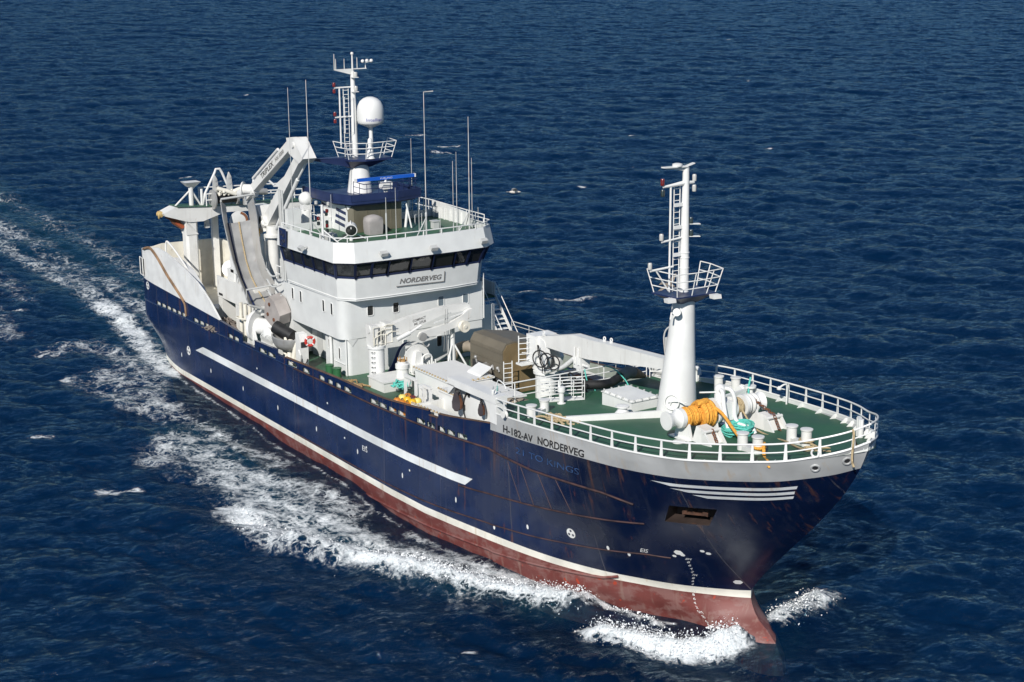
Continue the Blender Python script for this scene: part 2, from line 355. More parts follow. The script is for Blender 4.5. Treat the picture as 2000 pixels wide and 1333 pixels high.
FOAM = [([(-3.6,-6.3),(-1.6,-5.2),(-.2,-4.5),(.6,-3.1),(.5,-1.5)], .95, 1.3), ([(-6.9,-4.4),(-4.9,-3.9),(-2.9,-3.2)], .36, .95),
        ([(-7.0,-4.8),(-7.5,-6.2),(-9.2,-7.7),(-11.4,-8.7),(-12.9,-9.4),(-15.4,-10.6)], 1.15, 1.35), ([(-14.4,-10.2),(-17.7,-12.2),(-20.2,-13.4),(-23.4,-14.2),(-27,-14.3)], 1.5, .98),
        ([(-8.6,-5.4),(-11.6,-7.0),(-14.1,-7.9),(-16.4,-9.1),(-19.9,-10.2),(-23.7,-10.8),(-28,-12)], 1.7, .72),
        ([(-20,-11.8),(-26,-12.6),(-32,-12.4),(-37,-12.2)], 2.4, .66), ([(-23.3,-8.9),(-27.2,-9.4),(-30.3,-10.8),(-35,-11.7),(-39,-12.6)], 1.6, .62),
        ([(-32.5,-8.8),(-36,-9.6),(-41.8,-10.2)], 1.3, .56), ([(-37,-11),(-40.5,-12.4),(-37,-15)], 1.8, .55), ([(-19,-7.6),(-17,-7.3),(-14.6,-7.1)], .5, .55), ([(-44,-10.5),(-50,-11.2),(-56,-11.5)], 2.2, .50),
        ([(-63.4,-13),(-65,-10.3),(-59,-8.8),(-51,-9.9)], 2.0, .47), ([(-56.4,-14.2),(-51.6,-13.3),(-47,-12.1)], 1.5, .48),
        ([(-54,-7.3),(-59.3,-7.0),(-64,-6.0),(-70,-5.3),(-76,-4.9)], 1.3, .86), ([(-74,-5),(-80.7,-4.7),(-87.3,-4.6),(-95,-5.1),(-103,-5.6),(-120,-6.5)], 1.9, .52),
        ([(-64,-2.5),(-73,-2.3),(-82,-2.0),(-95,-2.5),(-120,-3)], 2.4, .42), ([(-66,1.5),(-80,1.6),(-98,2.2),(-130,2)], 2.6, .32), ([(-70,-14),(-85,-13),(-98,-12)], 2.0, .34), ([(-80,-10),(-95,-9),(-108,-9)], 1.8, .36),
        ([(.3,1.5),(-.3,2.6),(-.8,4.2),(-1.1,5.9)], .75, .92), ([(.2,2.0),(.1,3.4),(-.1,4.7)], .6, .72),
        ([(-33.6,-19.6),(-33.1,-18.9),(-33.0,-17.9)], .55, .80), ([(-44.9,-19.9),(-44.3,-19.3)], .45, .68), ([(-5.4,-12.5),(-5.2,-12.1)], .28, .85),
        ([(-58.2,28.3),(-56.9,29.6),(-56.2,31.2)], .6, .6), ([(-60.5,27),(-60,28)], .5, .6), ([(-135.8,63.5),(-134.9,65.8)], .6, .72), ([(-132.6,60.4),(-131.5,62.2)], .6, .72), ([(-148.4,65.4),(-147.5,67.6)], .5, .65), ([(-77.6,-11.6),(-77.2,-10.9)], .6, .7)]
g = np.random.default_rng(5)
for _ in range(46):
    qx, qy = g.uniform(-430, -60), g.uniform(-40, 380)
    if qy < 16 and qx > -140: continue
    r_ = g.uniform(.22, .5); FOAM.append(([(qx, qy), (qx+g.uniform(-.5, .5), qy+g.uniform(.4, 1.6))], r_, g.uniform(.5, .75)))
FOAM += [([(-2.6,-2.5),(-4.4,-3.7),(-8.2,-5.4),(-13.2,-6.6),(-18.5,-7.3),(-28,-7.5),(-40,-7.5)], .22, .46), ([(-40,-7.5),(-53,-7.4),(-57,-6.9)], .25, .55), ([(-10,-8.4),(-18,-11),(-28,-12.5),(-38,-13.5)], 3.2, .40)]
AER = [([(-8,-6.2),(-12,-8.6),(-18,-11.2),(-26,-11.8),(-34,-11.5),(-41,-11.5)], 3.4, .9), ([(-58,-7),(-70,-5),(-95,-5),(-150,-6)], 5.0, .70), ([(-64,0),(-90,0),(-160,0)], 8.0, .75), ([(1.6,-1.2),(2.6,0),(1.5,1.3)], 1.6, .5)]
foam = strokes(FOAM, X, Y); crest = strokes(CREST, X, Y); aer = strokes(AER, X, Y)
n_ = np.sin(X*2.3+np.sin(Y*1.9)*1.4)*np.sin(Y*2.7+np.sin(X*1.7)*1.3)
# water lies flatter close along the hull; swell is damped under it
hy = np.interp(X, [-62,-60,-53,-22,-13,-8,-4,0,2.4,3.4], [3.5,5.2,7,7,6.2,5,3.2,1.2,.9,0]); dh = np.abs(Y)-hy
near = np.where((X > -64) & (X < 4), np.exp(-np.clip(dh, 0, 9)**2/14), 0)
wob = .17*np.exp(-np.clip(dh, 0, 5)**2/6)*np.sin(X*.42+.8)*((X > -40) & (X < 1))
# the bulb pushes up a smooth hump ahead of the stem, the bow wave peels away from the shoulders
hump = .22*np.exp(-((X-2.2)**2/5+Y**2/3.5))
damp = 1-.72*near
Zs = (h1+h2*.8+h3)*damp+crest*(1+.18*n_)+foam*.04*n_+wob+hump
Xs = X+(dx1+dx2+dx3)*.75*damp; Ys = Y+(dy1+dy2+dy3)*.75*damp
nx, ny = len(gx), len(gy)
me = bpy.data.meshes.new('sea'); me.vertices.add(nx*ny); me.vertices.foreach_set('co', np.column_stack([Xs, Ys, Zs]).astype(np.float32).ravel())
ii = (np.arange(nx-1)[:, None]*ny+np.arange(ny-1)[None, :]).ravel(); q = np.column_stack([ii, ii+ny, ii+ny+1, ii+1]).astype(np.int32)
me.loops.add(q.size); me.loops.foreach_set('vertex_index', q.ravel()); me.polygons.add(len(q)); me.polygons.foreach_set('loop_start', np.arange(0, q.size, 4, dtype=np.int32))
me.polygons.foreach_set('use_smooth', np.ones(len(q), bool)); me.update(calc_edges=True)
for nm, arr in (('foam', foam), ('aerated', aer)):
    at = me.attributes.new(nm, 'FLOAT', 'POINT'); at.data.foreach_set('value', arr.astype(np.float32))
def sea_mat():
    m = bpy.data.materials.new('sea_water'); m.use_nodes = True; t = m.node_tree
    for n in list(t.nodes): t.nodes.remove(n)
    out = t.nodes.new('ShaderNodeOutputMaterial'); geo = t.nodes.new('ShaderNodeTexCoord'); P = geo.outputs['Object']
    fa = _n(t, 'ShaderNodeAttribute', attribute_name='foam').outputs['Fac']; aa = _n(t, 'ShaderNodeAttribute', attribute_name='aerated').outputs['Fac']
    def nz(scale, detail, st=None, rough=.5, rot=0.0, dist=0.0, vec=None):
        mp = t.nodes.new('ShaderNodeMapping'); mp.inputs['Rotation'].default_value = (0, 0, rot); mp.inputs['Scale'].default_value = st or (1, 1, 1); t.links.new(vec or P, mp.inputs[0])
        n = t.nodes.new('ShaderNodeTexNoise'); n.inputs['Scale'].default_value = scale; n.inputs['Detail'].default_value = detail; n.inputs['Roughness'].default_value = rough; n.inputs['Distortion'].default_value = dist
        t.links.new(mp.outputs[0], n.inputs['Vector']); return n
    # ripples: short wind chop, longer across the wind than along it
    rp = mathn(t, 'ADD', nz(1.7, 6, (1, .5, 1), .66, -WIND, .8).outputs['Fac'], mathn(t, 'MULTIPLY', nz(.42, 3, (1, .5, 1), .5, -WIND+.35, .4).outputs['Fac'], 1.6))
    bp = t.nodes.new('ShaderNodeBump'); bp.inputs['Strength'].default_value = 1.0; bp.inputs['Distance'].default_value = .22; t.links.new(rp, bp.inputs['Height'])
    # foam: torn and laced
    wv = nz(.9, 3, None, .5, 0, 0); mx = t.nodes.new('ShaderNodeVectorMath'); mx.operation = 'MULTIPLY_ADD'; t.links.new(wv.outputs['Color'], mx.inputs[0]); mx.inputs[1].default_value = (1.6, 1.6, 0); t.links.new(P, mx.inputs[2])
    def lace(sc, wdt):
        v = t.nodes.new('ShaderNodeTexVoronoi'); v.feature = 'DISTANCE_TO_EDGE'; v.inputs['Scale'].default_value = sc; t.links.new(mx.outputs[0], v.inputs['Vector'])
        return rng(t, v.outputs['Distance'], 0, wdt, 1, 0)
    lc = mathn(t, 'MAXIMUM', lace(.80, .30), mathn(t, 'MULTIPLY', lace(2.3, .34), .85))
    nn = nz(1.0, 9, None, .74, 0, .4).outputs['Fac']; n2 = nz(5.0, 4, None, .7, 0, 0).outputs['Fac']; nb = nz(.16, 3, None, .5, 0, 0).outputs['Fac']
    v = mathn(t, 'ADD', fa, mathn(t, 'MULTIPLY', mathn(t, 'SUBTRACT', nn, .5), 1.7))
    v = mathn(t, 'ADD', v, mathn(t, 'MULTIPLY', mathn(t, 'SUBTRACT', n2, .5), .7))
    v = mathn(t, 'ADD', v, mathn(t, 'MULTIPLY', mathn(t, 'SUBTRACT', lc, .55), .60)); v = mathn(t, 'ADD', v, mathn(t, 'MULTIPLY', mathn(t, 'SUBTRACT', nb, .5), .6))
    ff = mathn(t, 'MULTIPLY', mathn(t, 'MULTIPLY', rng(t, v, .40, 1.22), rng(t, fa, .06, .42)), .96)
    am = mathn(t, 'MULTIPLY', rng(t, mathn(t, 'ADD', mathn(t, 'MAXIMUM', aa, mathn(t, 'MULTIPLY', fa, .8)), mathn(t, 'MULTIPLY', mathn(t, 'SUBTRACT', nn, .5), .7)), .3, 1.0), .55)
    body = mixc(t, am, (.0012, .0165, .056), (.018, .095, .120))
    df = t.nodes.new('ShaderNodeBsdfDiffuse'); t.links.new(body, df.inputs['Color'])
    tr = t.nodes.new('ShaderNodeBsdfTransparent'); tr.inputs['Color'].default_value = (.5, .8, .9, 1)
    ms = t.nodes.new('ShaderNodeMixShader'); ms.inputs[0].default_value = .40; t.links.new(tr.outputs[0], ms.inputs[1]); t.links.new(df.outputs[0], ms.inputs[2])
    gl = t.nodes.new('ShaderNodeBsdfGlossy'); gl.inputs['Roughness'].default_value = .09; gl.inputs['Color'].default_value = (.74, .93, 1, 1); t.links.new(bp.outputs[0], gl.inputs['Normal'])
    fr = t.nodes.new('ShaderNodeFresnel'); fr.inputs['IOR'].default_value = 1.333; t.links.new(bp.outputs[0], fr.inputs['Normal'])
    mw = t.nodes.new('ShaderNodeMixShader'); t.links.new(mathn(t, 'MULTIPLY', fr.outputs[0], .68), mw.inputs[0]); t.links.new(ms.outputs[0], mw.inputs[1]); t.links.new(gl.outputs[0], mw.inputs[2])
    fd = t.nodes.new('ShaderNodeBsdfDiffuse'); t.links.new(mixc(t, rng(t, n2, .3, .7), (.60, .66, .68), (.84, .86, .87)), fd.inputs['Color'])
    bf = t.nodes.new('ShaderNodeBump'); bf.inputs['Strength'].default_value = .7; bf.inputs['Distance'].default_value = .14; t.links.new(mathn(t, 'ADD', nn, n2), bf.inputs['Height']); t.links.new(bf.outputs[0], fd.inputs['Normal'])
    mf = t.nodes.new('ShaderNodeMixShader'); t.links.new(ff, mf.inputs[0]); t.links.new(mw.outputs[0], mf.inputs[1]); t.links.new(fd.outputs[0], mf.inputs[2])
    t.links.new(mf.outputs[0], out.inputs['Surface']); return m
me.materials.append(sea_mat())
sea = bpy.data.objects.new('sea', me); col.objects.link(sea); tag(sea, 'deep blue choppy sea with foam around the ship', None, None, 'structure')
# the dark depth below, into which the clear upper water fades
db = MB(); db.add([(-4000,-1200,-20),(1200,-1200,-20),(1200,4000,-20),(-4000,4000,-20)], [(0,1,2,3)])
dm, dt, dbs = new_mat('deep_water'); dbs.inputs['Base Color'].default_value = (.008, .046, .120, 1); dbs.inputs['Roughness'].default_value = 1; dbs.inputs['Specular IOR Level'].default_value = 0
tag(db.build('water', dm, None, 0), 'dark depth of the sea below the surface', None, None, 'structure')

# ---- fine spray thrown off the breaking bow wave
rgs = np.random.default_rng(17); SV, SF = [], []
for P_, n_s, wd_s, hmax in ((FOAM[0][0], 2600, .75, .55), (FOAM[2][0], 2600, .95, .45), (FOAM[3][0], 700, 1.2, .22), (FOAM[1][0], 350, .35, .18), ([(.2,1.6),(0,3.2),(-.5,5.2)], 700, .7, .35)):
    P_ = np.array(P_, float)
    for _ in range(n_s):
        q = rgs.uniform(0, len(P_)-1.001); i = int(q); c = P_[i]+(P_[i+1]-P_[i])*(q-i); c = c+rgs.normal(0, wd_s*.55, 2)
        kx_ = np.searchsorted(gx, c[0]); ky_ = np.searchsorted(gy, c[1]); z0 = Zs[min(kx_, nx-1)*ny+min(ky_, ny-1)]
        z = z0+abs(rgs.normal(0, hmax*.38)); s_ = abs(rgs.normal(0, .016))+.008; k = len(SV); c3 = np.array((c[0], c[1], z))
        SV += [tuple(c3+rgs.normal(0, s_, 3)) for _ in range(4)]; SF += [(k, k+1, k+2), (k, k+2, k+3), (k, k+3, k+1), (k+1, k+3, k+2)]
sm, stn, sbs = new_mat('spray_droplets'); sbs.inputs['Base Color'].default_value = (.85, .87, .88, 1); sbs.inputs['Roughness'].default_value = .9
spm = MB(); spm.v = SV; spm.f = SF; spm.m = [0]*len(SF)
tag(spm.build('spray', sm, None, 0), 'fine white spray over the breaking bow wave', None, None, 'stuff')

# ================================================================ the vessel
ship = bpy.data.objects.new('fishing_vessel', None); col.objects.link(ship); ship.matrix_world = SHIP
tag(ship, 'navy blue hulled fishing vessel with white bridge house and green decks, under way', 'ship')
def part(mb, name, mats, parent=None, label=None, smooth=40):
    o = mb.build(name, mats, parent or ship, smooth)
    if label: o['label'] = label
    return o

# ---- hull shell
hb = MB()
def grid(rows_pts, mats_of_row, skip=None):
    nr, ns = len(rows_pts), len(rows_pts[0]); V = [p for r in rows_pts for p in r]; F = []; M_ = []
    for i in range(nr-1):
        for j in range(ns-1):
            if skip and skip(i, j): continue
            F.append((i*ns+j, i*ns+j+1, (i+1)*ns+j+1, (i+1)*ns+j)); M_.append(mats_of_row(i, j))
    k = len(hb.v); hb.v += [tuple(map(float, p)) for p in V]; hb.f += [tuple(a+k for a in f) for f in F]; hb.m += M_
VS = np.sort(np.r_[1-(1-np.linspace(0, 1, 61))**1.15, .42, .575])
QS = np.array([.08,.17,.25,.34,.42,.51,.591,.667,.744,.83,.92,1.0])
xsA = np.concatenate([[-61.0,-60.8,-60.6,-60.3,-60,-59.5,-59,-58.2,-57.3,-56,-54.5], np.linspace(-53, -22, 21), np.linspace(-20.5, -13, 12)])
BLUE_T = .865
for sd in (-1, 1):
    gz = _cr(np.c_[GZS if sd < 0 else GZP], VS)[..., 0]
    rows = [fwd(VS, np.full_like(VS, t), sd) for t in (-1, -.75, -.55, -.4, -.3, -.2, -.1, 0)]
    rows += [fwd(VS, .38/gz, sd)]+[fwd(VS, .38/gz+(BLUE_T-.38/gz)*q, sd) for q in QS]+[fwd(VS, np.full_like(VS, t), sd) for t in (.90, .935, .97, 1)]
    grid(rows, lambda i, j: 1 if i < 7 else 2 if i == 7 else 0 if i < 20 else 3, lambda i, j: i in (15, 16) and .4199 < (VS[j]+VS[j+1])/2 < .575)
    rows = [aft(xsA, np.full_like(xsA, z), sd) for z in (-4, -3, -2, -1.2, -.5, 0, .38)]+[aft(xsA, .38+(zk(xsA)-.38)*q, sd) for q in np.linspace(0, 1, 9)[1:]]
    grid(rows, lambda i, j: 1 if i < 5 else 2 if i == 5 else 0)
    # bow part between knuckle and gunwale at x=-13 closes onto the bulwark (built below)
tz = np.linspace(-4, 4.3, 12); TS = [aft(-61.0, z, -1) for z in tz]; TP = [aft(-61.0, z, 1) for z in tz]
k = len(hb.v); hb.v += [tuple(map(float, p)) for p in TS+TP]
for i in range(11): hb.f.append((k+i, k+12+i, k+12+i+1, k+i+1)); hb.m.append(0)
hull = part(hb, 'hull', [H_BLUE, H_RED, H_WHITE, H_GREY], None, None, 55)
def T_of(v, q, sd=-1):
    gz = _cr(np.c_[GZS if sd < 0 else GZP], np.atleast_1d(v))[..., 0]; return .38/gz+(BLUE_T-.38/gz)*q
def fpt(v, t, sd=-1, off=0.0):
    """point on the bow shell pushed outward by off metres"""
    e = 1e-3; p = fwd(v, t, sd)
    if off:
        a = fwd(min(v+e, 1), t, sd)-fwd(max(v-e, 0), t, sd); b = fwd(v, t+e, sd)-fwd(v, t-e, sd); n = np.cross(a, b); n /= np.linalg.norm(n)
        if n[1]*sd < 0: n = -n
        p = p+n*off
    return p
# ---- anchor pockets, one each bow
for sd in (-1, 1):
    pk = MB(); vv = [.42, .46, .5, .54, .575]
    lo = [fpt(v, float(T_of(v, .591, sd)[0]), sd) for v in vv]; hi = [fpt(v, float(T_of(v, .744, sd)[0]), sd) for v in vv]
    lb = [p+np.array((-.15, -sd*.75, .18)) for p in lo]; hb_ = [p+np.array((-.35, -sd*1.0, -.02)) for p in hi]
    n = len(vv); V = lo+hi+lb+hb_
    F = [(i, i+1, 2*n+i+1, 2*n+i) for i in range(n-1)]+[(n+i, n+i+1, 3*n+i+1, 3*n+i) for i in range(n-1)]+[(2*n+i, 2*n+i+1, 3*n+i+1, 3*n+i) for i in range(n-1)]+[(0, n, 3*n, 2*n), (n-1, 2*n-1, 4*n-1, 3*n-1)]
    pk.add(V, F)
    part(pk, 'anchor_pocket', paint('anchor_pocket_paint', (.035, .022, .018), .7, .4, rust=1.0) if sd < 0 else MATS['anchor_pocket_paint'])
    c = (lo[2]+hi[2])/2+np.array((-.1, -sd*.35, 0)); an = MB(); t_ = lo[-1]-lo[0]; t_ /= np.linalg.norm(t_); u_ = np.array((0, 0, 1.0)); o_ = np.cross(t_, u_)
    an.beam(c-t_*.55, c+t_*.55, .12, .10); an.cyl(c-t_*.1, c-t_*.1+np.array((-.3, -sd*.5, .25)), .09, n=10)
    for s in (-1, 1): an.prism([c+t_*s*.62-u_*.08, c+t_*s*.62+u_*.1, c+t_*s*.30+u_*.30, c+t_*s*.42-u_*.02], o_*.07)
    part(an, 'anchor', paint('anchor_rust', (.075, .032, .018), .85, .5, scale=4) if sd < 0 else MATS['anchor_rust'])
# ---- bulwark along the working deck with freeing ports
SCUP = [(-57.1,-56.3),(-56.1,-55.3),(-55.1,-54.3),(-54.1,-53.3),(-53.1,-52.4),(-52.2,-51.5),(-50.05,-49.2),(-49,-48.2),(-48,-47.3),(-47.1,-46.3),(-44.05,-43.3),(-43.1,-42.35),(-39.1,-38.0),(-37.8,-36.7),(-34.95,-33.65),(-32.8,-31.9),(-30.6,-29.9),(-29.45,-28.85),(-28.45,-27.8),(-27.4,-26.5),(-24.2,-23.25),(-23.15,-22.35),(-22.15,-21.3),(-21.15,-20.35),(-19.25,-18.45),(-18.25,-17.55),(-17.25,-16.6),(-16.4,-15.75),(-15.55,-14.8)]
ZW = [(-61,5.92),(-59.3,5.86),(-45.4,5.43)]
SEG = [[(-60.95,5.92),(-59.3,5.86),(-45.4,5.43)], [(-45.4,5.43),(-41.85,5.26)], [(-41.85,4.72),(-39.8,4.74)], [(-39.8,5.22),(-36.45,5.32)], [(-36.45,5.03),(-35.3,4.97)], [(-35.3,5.10),(-28.2,5.37),(-22.65,5.46),(-18.05,5.87)], [(-18.05,5.62),(-17.2,5.64)], [(-17.2,5.88),(-13,6.33)]]
def bulwark(sd, seg, slots, matouter):
    bw = MB()
    for top in seg:
        xs = sorted(set([x for x, _ in top]+[x for a in slots for x in a if top[0][0] < x < top[-1][0]]+list(np.arange(math.ceil(top[0][0]), top[-1][0], 1.0))))
        tz_ = np.interp(xs, *zip(*top)); n = len(xs)
        for face in (0, 1):
            R_ = []
            for x, tz1 in zip(xs, tz_):
                k = float(zk(x)); y = float(au(x))-face*.10; y = sd*y
                R_.append([(x, y, k-(.12 if face else 0)), (x, y, k+.07), (x, y, min(k+.33, tz1-.02)), (x, y, tz1)])
            V = [p for r in R_ for p in r]; F = []
            for i in range(n-1):
                mid = (xs[i]+xs[i+1])/2; hole = any(a < mid < b for a, b in slots)
                for j in range(3):
                    if j == 1 and hole: continue
                    F.append((i*4+j, (i+1)*4+j, (i+1)*4+j+1, i*4+j+1))
            bw.add(V, F, 0 if face == 0 else 1)
        for i in range(n-1):
            a, b = xs[i], xs[i+1]; ya, yb = float(au(a)), float(au(b))
            bw.add([(a, sd*(ya+.03), tz_[i]+.004), (b, sd*(yb+.03), tz_[i+1]+.004), (b, sd*(yb-.16), tz_[i+1]+.004), (a, sd*(ya-.16), tz_[i]+.004)], [(0, 1, 2, 3)], 2 if a > -36 else 0)
            bw.add([(a, sd*(ya+.03), tz_[i]-.03), (b, sd*(yb+.03), tz_[i+1]-.03), (b, sd*(yb+.03), tz_[i+1]+.004), (a, sd*(ya+.03), tz_[i]+.004)], [(0, 1, 2, 3)], 2 if a > -36 else 0)
        for x, t1 in ((xs[0], tz_[0]), (xs[-1], tz_[-1])):
            y = float(au(x)); k = float(zk(x)); bw.add([(x, sd*y, k), (x, sd*(y-.1), k), (x, sd*(y-.1), t1), (x, sd*y, t1)], [(0, 1, 2, 3)], 0)
    return bw
IN_WHITE = paint('bulwark_inner_paint', (.30, .34, .30), .5, .1, rust=.5, streak=.4)
CAPR = paint('worn_rail_paint', (.11, .062, .04), .7, .4, rust=.8)
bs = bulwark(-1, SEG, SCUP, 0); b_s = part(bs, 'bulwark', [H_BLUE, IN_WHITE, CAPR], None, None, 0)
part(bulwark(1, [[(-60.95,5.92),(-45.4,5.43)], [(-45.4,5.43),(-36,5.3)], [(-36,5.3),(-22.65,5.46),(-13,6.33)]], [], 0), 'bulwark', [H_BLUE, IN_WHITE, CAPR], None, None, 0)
st = MB()                                             # white stays inside the freeing ports
for a, b in SCUP:
    for x in (a+.08, ):
        y = float(au(x)); k = float(zk(x)); st = MB(); st.prism([(x, -y+.11, k+.38), (x, -y+.11, k+.02), (x, -y+.34, k-.04)], (-.05, 0, 0)); part(st, 'bulwark_stay', CLEAN, b_s, None, 0)
# raised white plating round the stern quarter
TOPW = [(-60.95,7.9),(-59.4,8.09),(-57.4,8.5),(-56.4,8.66),(-54.8,8.56),(-53.35,8.34),(-51,7.85),(-49.25,7.42),(-48,6.95),(-47,6.45),(-45.4,5.46)]
qp = MB(); xs = sorted(set(list(np.linspace(-60.95, -45.4, 36))+[x for x, _ in TOPW]))
o_, i_ = [], []
for x in xs:
    z0 = float(np.interp(x, *zip(*ZW))); z1 = max(float(np.interp(x, *zip(*TOPW))), z0+.01); y = float(au(x))
    o_.append([(x, -y, z0+(z1-z0)*q+.003) for q in np.linspace(0, 1, 5)]); i_.append([(x, -y+.14, z0+(z1-z0)*q) for q in np.linspace(0, 1, 5)])
for L in (o_, i_):
    V = [p for r in L for p in r]; qp.add(V, [(i*5+j, (i+1)*5+j, (i+1)*5+j+1, i*5+j+1) for i in range(len(L)-1) for j in range(4)])
qp.add([r[4] for r in o_]+[r[4] for r in i_], [(i, i+1, len(xs)+i+1, len(xs)+i) for i in range(len(xs)-1)])
qp.add([o_[0][0], i_[0][0], i_[0][4], o_[0][4]], [(0, 1, 2, 3)])
QPAINT = paint('quarter_plating_paint', (.70, .71, .70), .45, .08, rust=.5, streak=.5, grime=(.48,.42,.33))
qpo = part(qp, 'quarter_plating', [QPAINT], None, 'white raised plating of the starboard quarter with a rusty curved rail', 50)
rr = MB(); rp = smoothpath([(-59.2,-7.0,8.12),(-57.9,-7.06,8.42),(-57.1,-7.07,8.3),(-56.0,-7.06,7.8),(-54.6,-7.06,7.0),(-53.2,-7.06,6.35),(-51.9,-7.05,5.72),(-51.4,-7.05,5.35),(-51.3,-7.05,4.6)], 4)
rr.tube(rp, .075, 8); rr.tube([(p[0]+.13, p[1]-.02, p[2]+.09) for p in rp[:-6]], .05, 6)
part(rr, 'chafing_rail', paint('chafed_rail_paint', (.24, .15, .085), .7, .45, rust=1.0, streak=.8, grime=(.2,.08,.03)), qpo)
wn = MB(); wn.prism([(-60.2,-6.86,6.15),(-59.5,-6.98,6.15),(-59.5,-6.98,7.35),(-60.2,-6.86,7.35)], (0, .05, 0)); part(wn, 'freeing_port', DARK, qpo)
wf = MB(); wf.tube([(-60.25,-6.92,6.1),(-59.45,-7.02,6.1),(-59.45,-7.02,7.4),(-60.25,-6.92,7.4)], .035, 6, closed=True); part(wf, 'port_frame', WHITE, qpo)
tr_ = MB()                                            # transom plating and port quarter
tr_.add([(-61.0,-6.3,3.9),(-61.0,6.3,3.9),(-61.0,6.3,7.9),(-61.0,-6.3,7.9)], [(0,1,2,3)])
for sd in (1,):
    V = [];
    for x in (-60.95,-60.5,-60,-59,-57,-54,-50,-46): V += [(x, sd*float(au(x)), 5.9-.03*(x+61)), (x, sd*float(au(x)), float(np.interp(x, [-61,-54,-46], [7.9,7.6,5.6])))]
    tr_.add(V, [(2*i, 2*i+2, 2*i+3, 2*i+1) for i in range(7)])
part(tr_, 'transom_plating', [QPAINT], None, None, 0)
# ---- decks
dk = MB(); xs = list(np.linspace(-60.9, -13.05, 40)); V = []
def zmd(x): return 4.35+.03*(x+31)
for x in xs: V += [(x, -float(au(x))+.06, zmd(x)), (x, 0, zmd(x)+.03), (x, float(au(x))-.06, zmd(x))]
dk.add(V, [(3*i+j, 3*i+3+j, 3*i+4+j, 3*i+1+j) for i in range(39) for j in (0, 1)])
part(dk, 'working_deck', GREEN)
ZX = [-14.6,-13,-9.5,-6,-2.5,.3,2,3.4,5,6,7]; ZZ = [6.68,6.75,7.1,7.33,7.58,7.85,8.05,8.25,8.55,8.8,9.1]
def zd(x): return float(np.interp(x, ZX, ZZ))
fd = MB(); V = []; FX = [-14.3]+list(np.linspace(-13, 6.9, 48)); gx_ = _cr(GUN, np.linspace(0, 1, 400))
def gy_(x): return float(np.interp(x, gx_[:, 0], gx_[:, 1])) if x > -13 else 5.3
for x in FX: V += [(x, y, zd(x)) for y in np.linspace(-gy_(x)+.04, gy_(x)-.04, 7)]
fd.add(V, [(7*i+j, 7*i+7+j, 7*i+8+j, 7*i+1+j) for i in range(len(FX)-1) for j in range(6)])
FDECK = paint('foredeck_paint', (.020, .095, .048), .58, .22, rust=.35, scale=.5)
def add_deck_wear(m):
    t = m.node_tree; b = t.nodes['Principled BSDF']; src = b.inputs['Base Color'].links[0].from_socket
    s = noise(t, .9, 5, stretch=(.5, 1.3, 1), rough=.65); k = noise(t, .28, 3)
    c = mixc(t, mathn(t, 'MULTIPLY', mathn(t, 'MULTIPLY', rng(t, s, .5, .7), rng(t, k, .4, .62)), .55), src, (.055, .125, .085))
    r = noise(t, 3.2, 4); c = mixc(t, mathn(t, 'MULTIPLY', rng(t, r, .68, .76), .45), c, (.13, .075, .04)); t.links.new(c, b.inputs['Base Color'])
add_deck_wear(FDECK); add_deck_wear(GREEN)
part(fd, 'foredeck', FDECK)
fb = MB(); fb.box(-14.34, -14.24, -5.35, 5.35, 4.75, 6.66); fb.prism([(-14.3,-5.3,4.8),(-13.0,-6.1,4.8),(-13.0,-6.1,6.7),(-14.3,-5.3,6.7)], (.06,.06,0)); fb.prism([(-14.3,5.3,4.8),(-13.0,6.1,4.8),(-13.0,6.1,6.7),(-14.3,5.3,6.7)], (.06,-.06,0))
part(fb, 'forecastle_bulkhead', WHITE, None, None, 0)
# white inner face of the bow bulwark
ib = MB()
for sd in (-1, 1):
    vv = np.linspace(0.002, .9985, 60); G = fwd(vv, np.ones(60), sd); V = []
    for p in G: V += [(p[0]-.06, p[1]-sd*.05*(1 if abs(p[1]) > .1 else 0), zd(p[0])-.02), (p[0]-.05, p[1]-sd*.05*(1 if abs(p[1]) > .1 else 0), p[2]-.01)]
    ib.add(V, [(2*i, 2*i+2, 2*i+3, 2*i+1) for i in range(59)])
part(ib, 'bow_bulwark_lining', CLEAN)
# ---- rails round the foredeck
def rail(path, name, parent=None, heights=(.37, .74), r=(.028, .038), post=1.3, cap=.0, plate=True, mat=CLEAN, n=8, lab=None, closed=False):
    rl = MB(); P = [np.array(p, float) for p in path]
    for h, rr_ in zip(heights, r): rl.tube([p+np.array((0, 0, h)) for p in P], rr_, n, closed)
    if cap: rl.tube(P, cap, n)
    L = [0]
    for a, b in zip(P, P[1:]): L.append(L[-1]+np.linalg.norm(b-a))
    k = max(1, round(L[-1]/post)); top = heights[-1]
    for i in range(k+1):
        s = L[-1]*i/k; j = min(max(np.searchsorted(L, s)-1, 0), len(P)-2); f = (s-L[j])/(L[j+1]-L[j]+1e-9); p = P[j]+(P[j+1]-P[j])*f; d = (P[j+1]-P[j]); d = d/np.linalg.norm(d); d[2] = 0
        if plate: rl.prism([p-d*.09, p+d*.09, p+d*.045+np.array((0,0,top)), p-d*.045+np.array((0,0,top))], np.cross(d, (0,0,1))*.03)
        else: rl.cyl(p, p+np.array((0, 0, top)), r[0]*1.05, n=6)
    return part(rl, name, mat, parent, lab)
GS = fwd(np.linspace(0, 1, 70), np.ones(70), -1); GP = fwd(np.linspace(0, 1, 70), np.ones(70), 1)
bowrail = [p+np.array((0, .02, .0)) for p in GS]+[p-np.array((0, .02, 0)) for p in GP[::-1][1:]]
rail(bowrail, 'bow_railing', None, (.40, .78), (.030, .042), 1.42, .05)
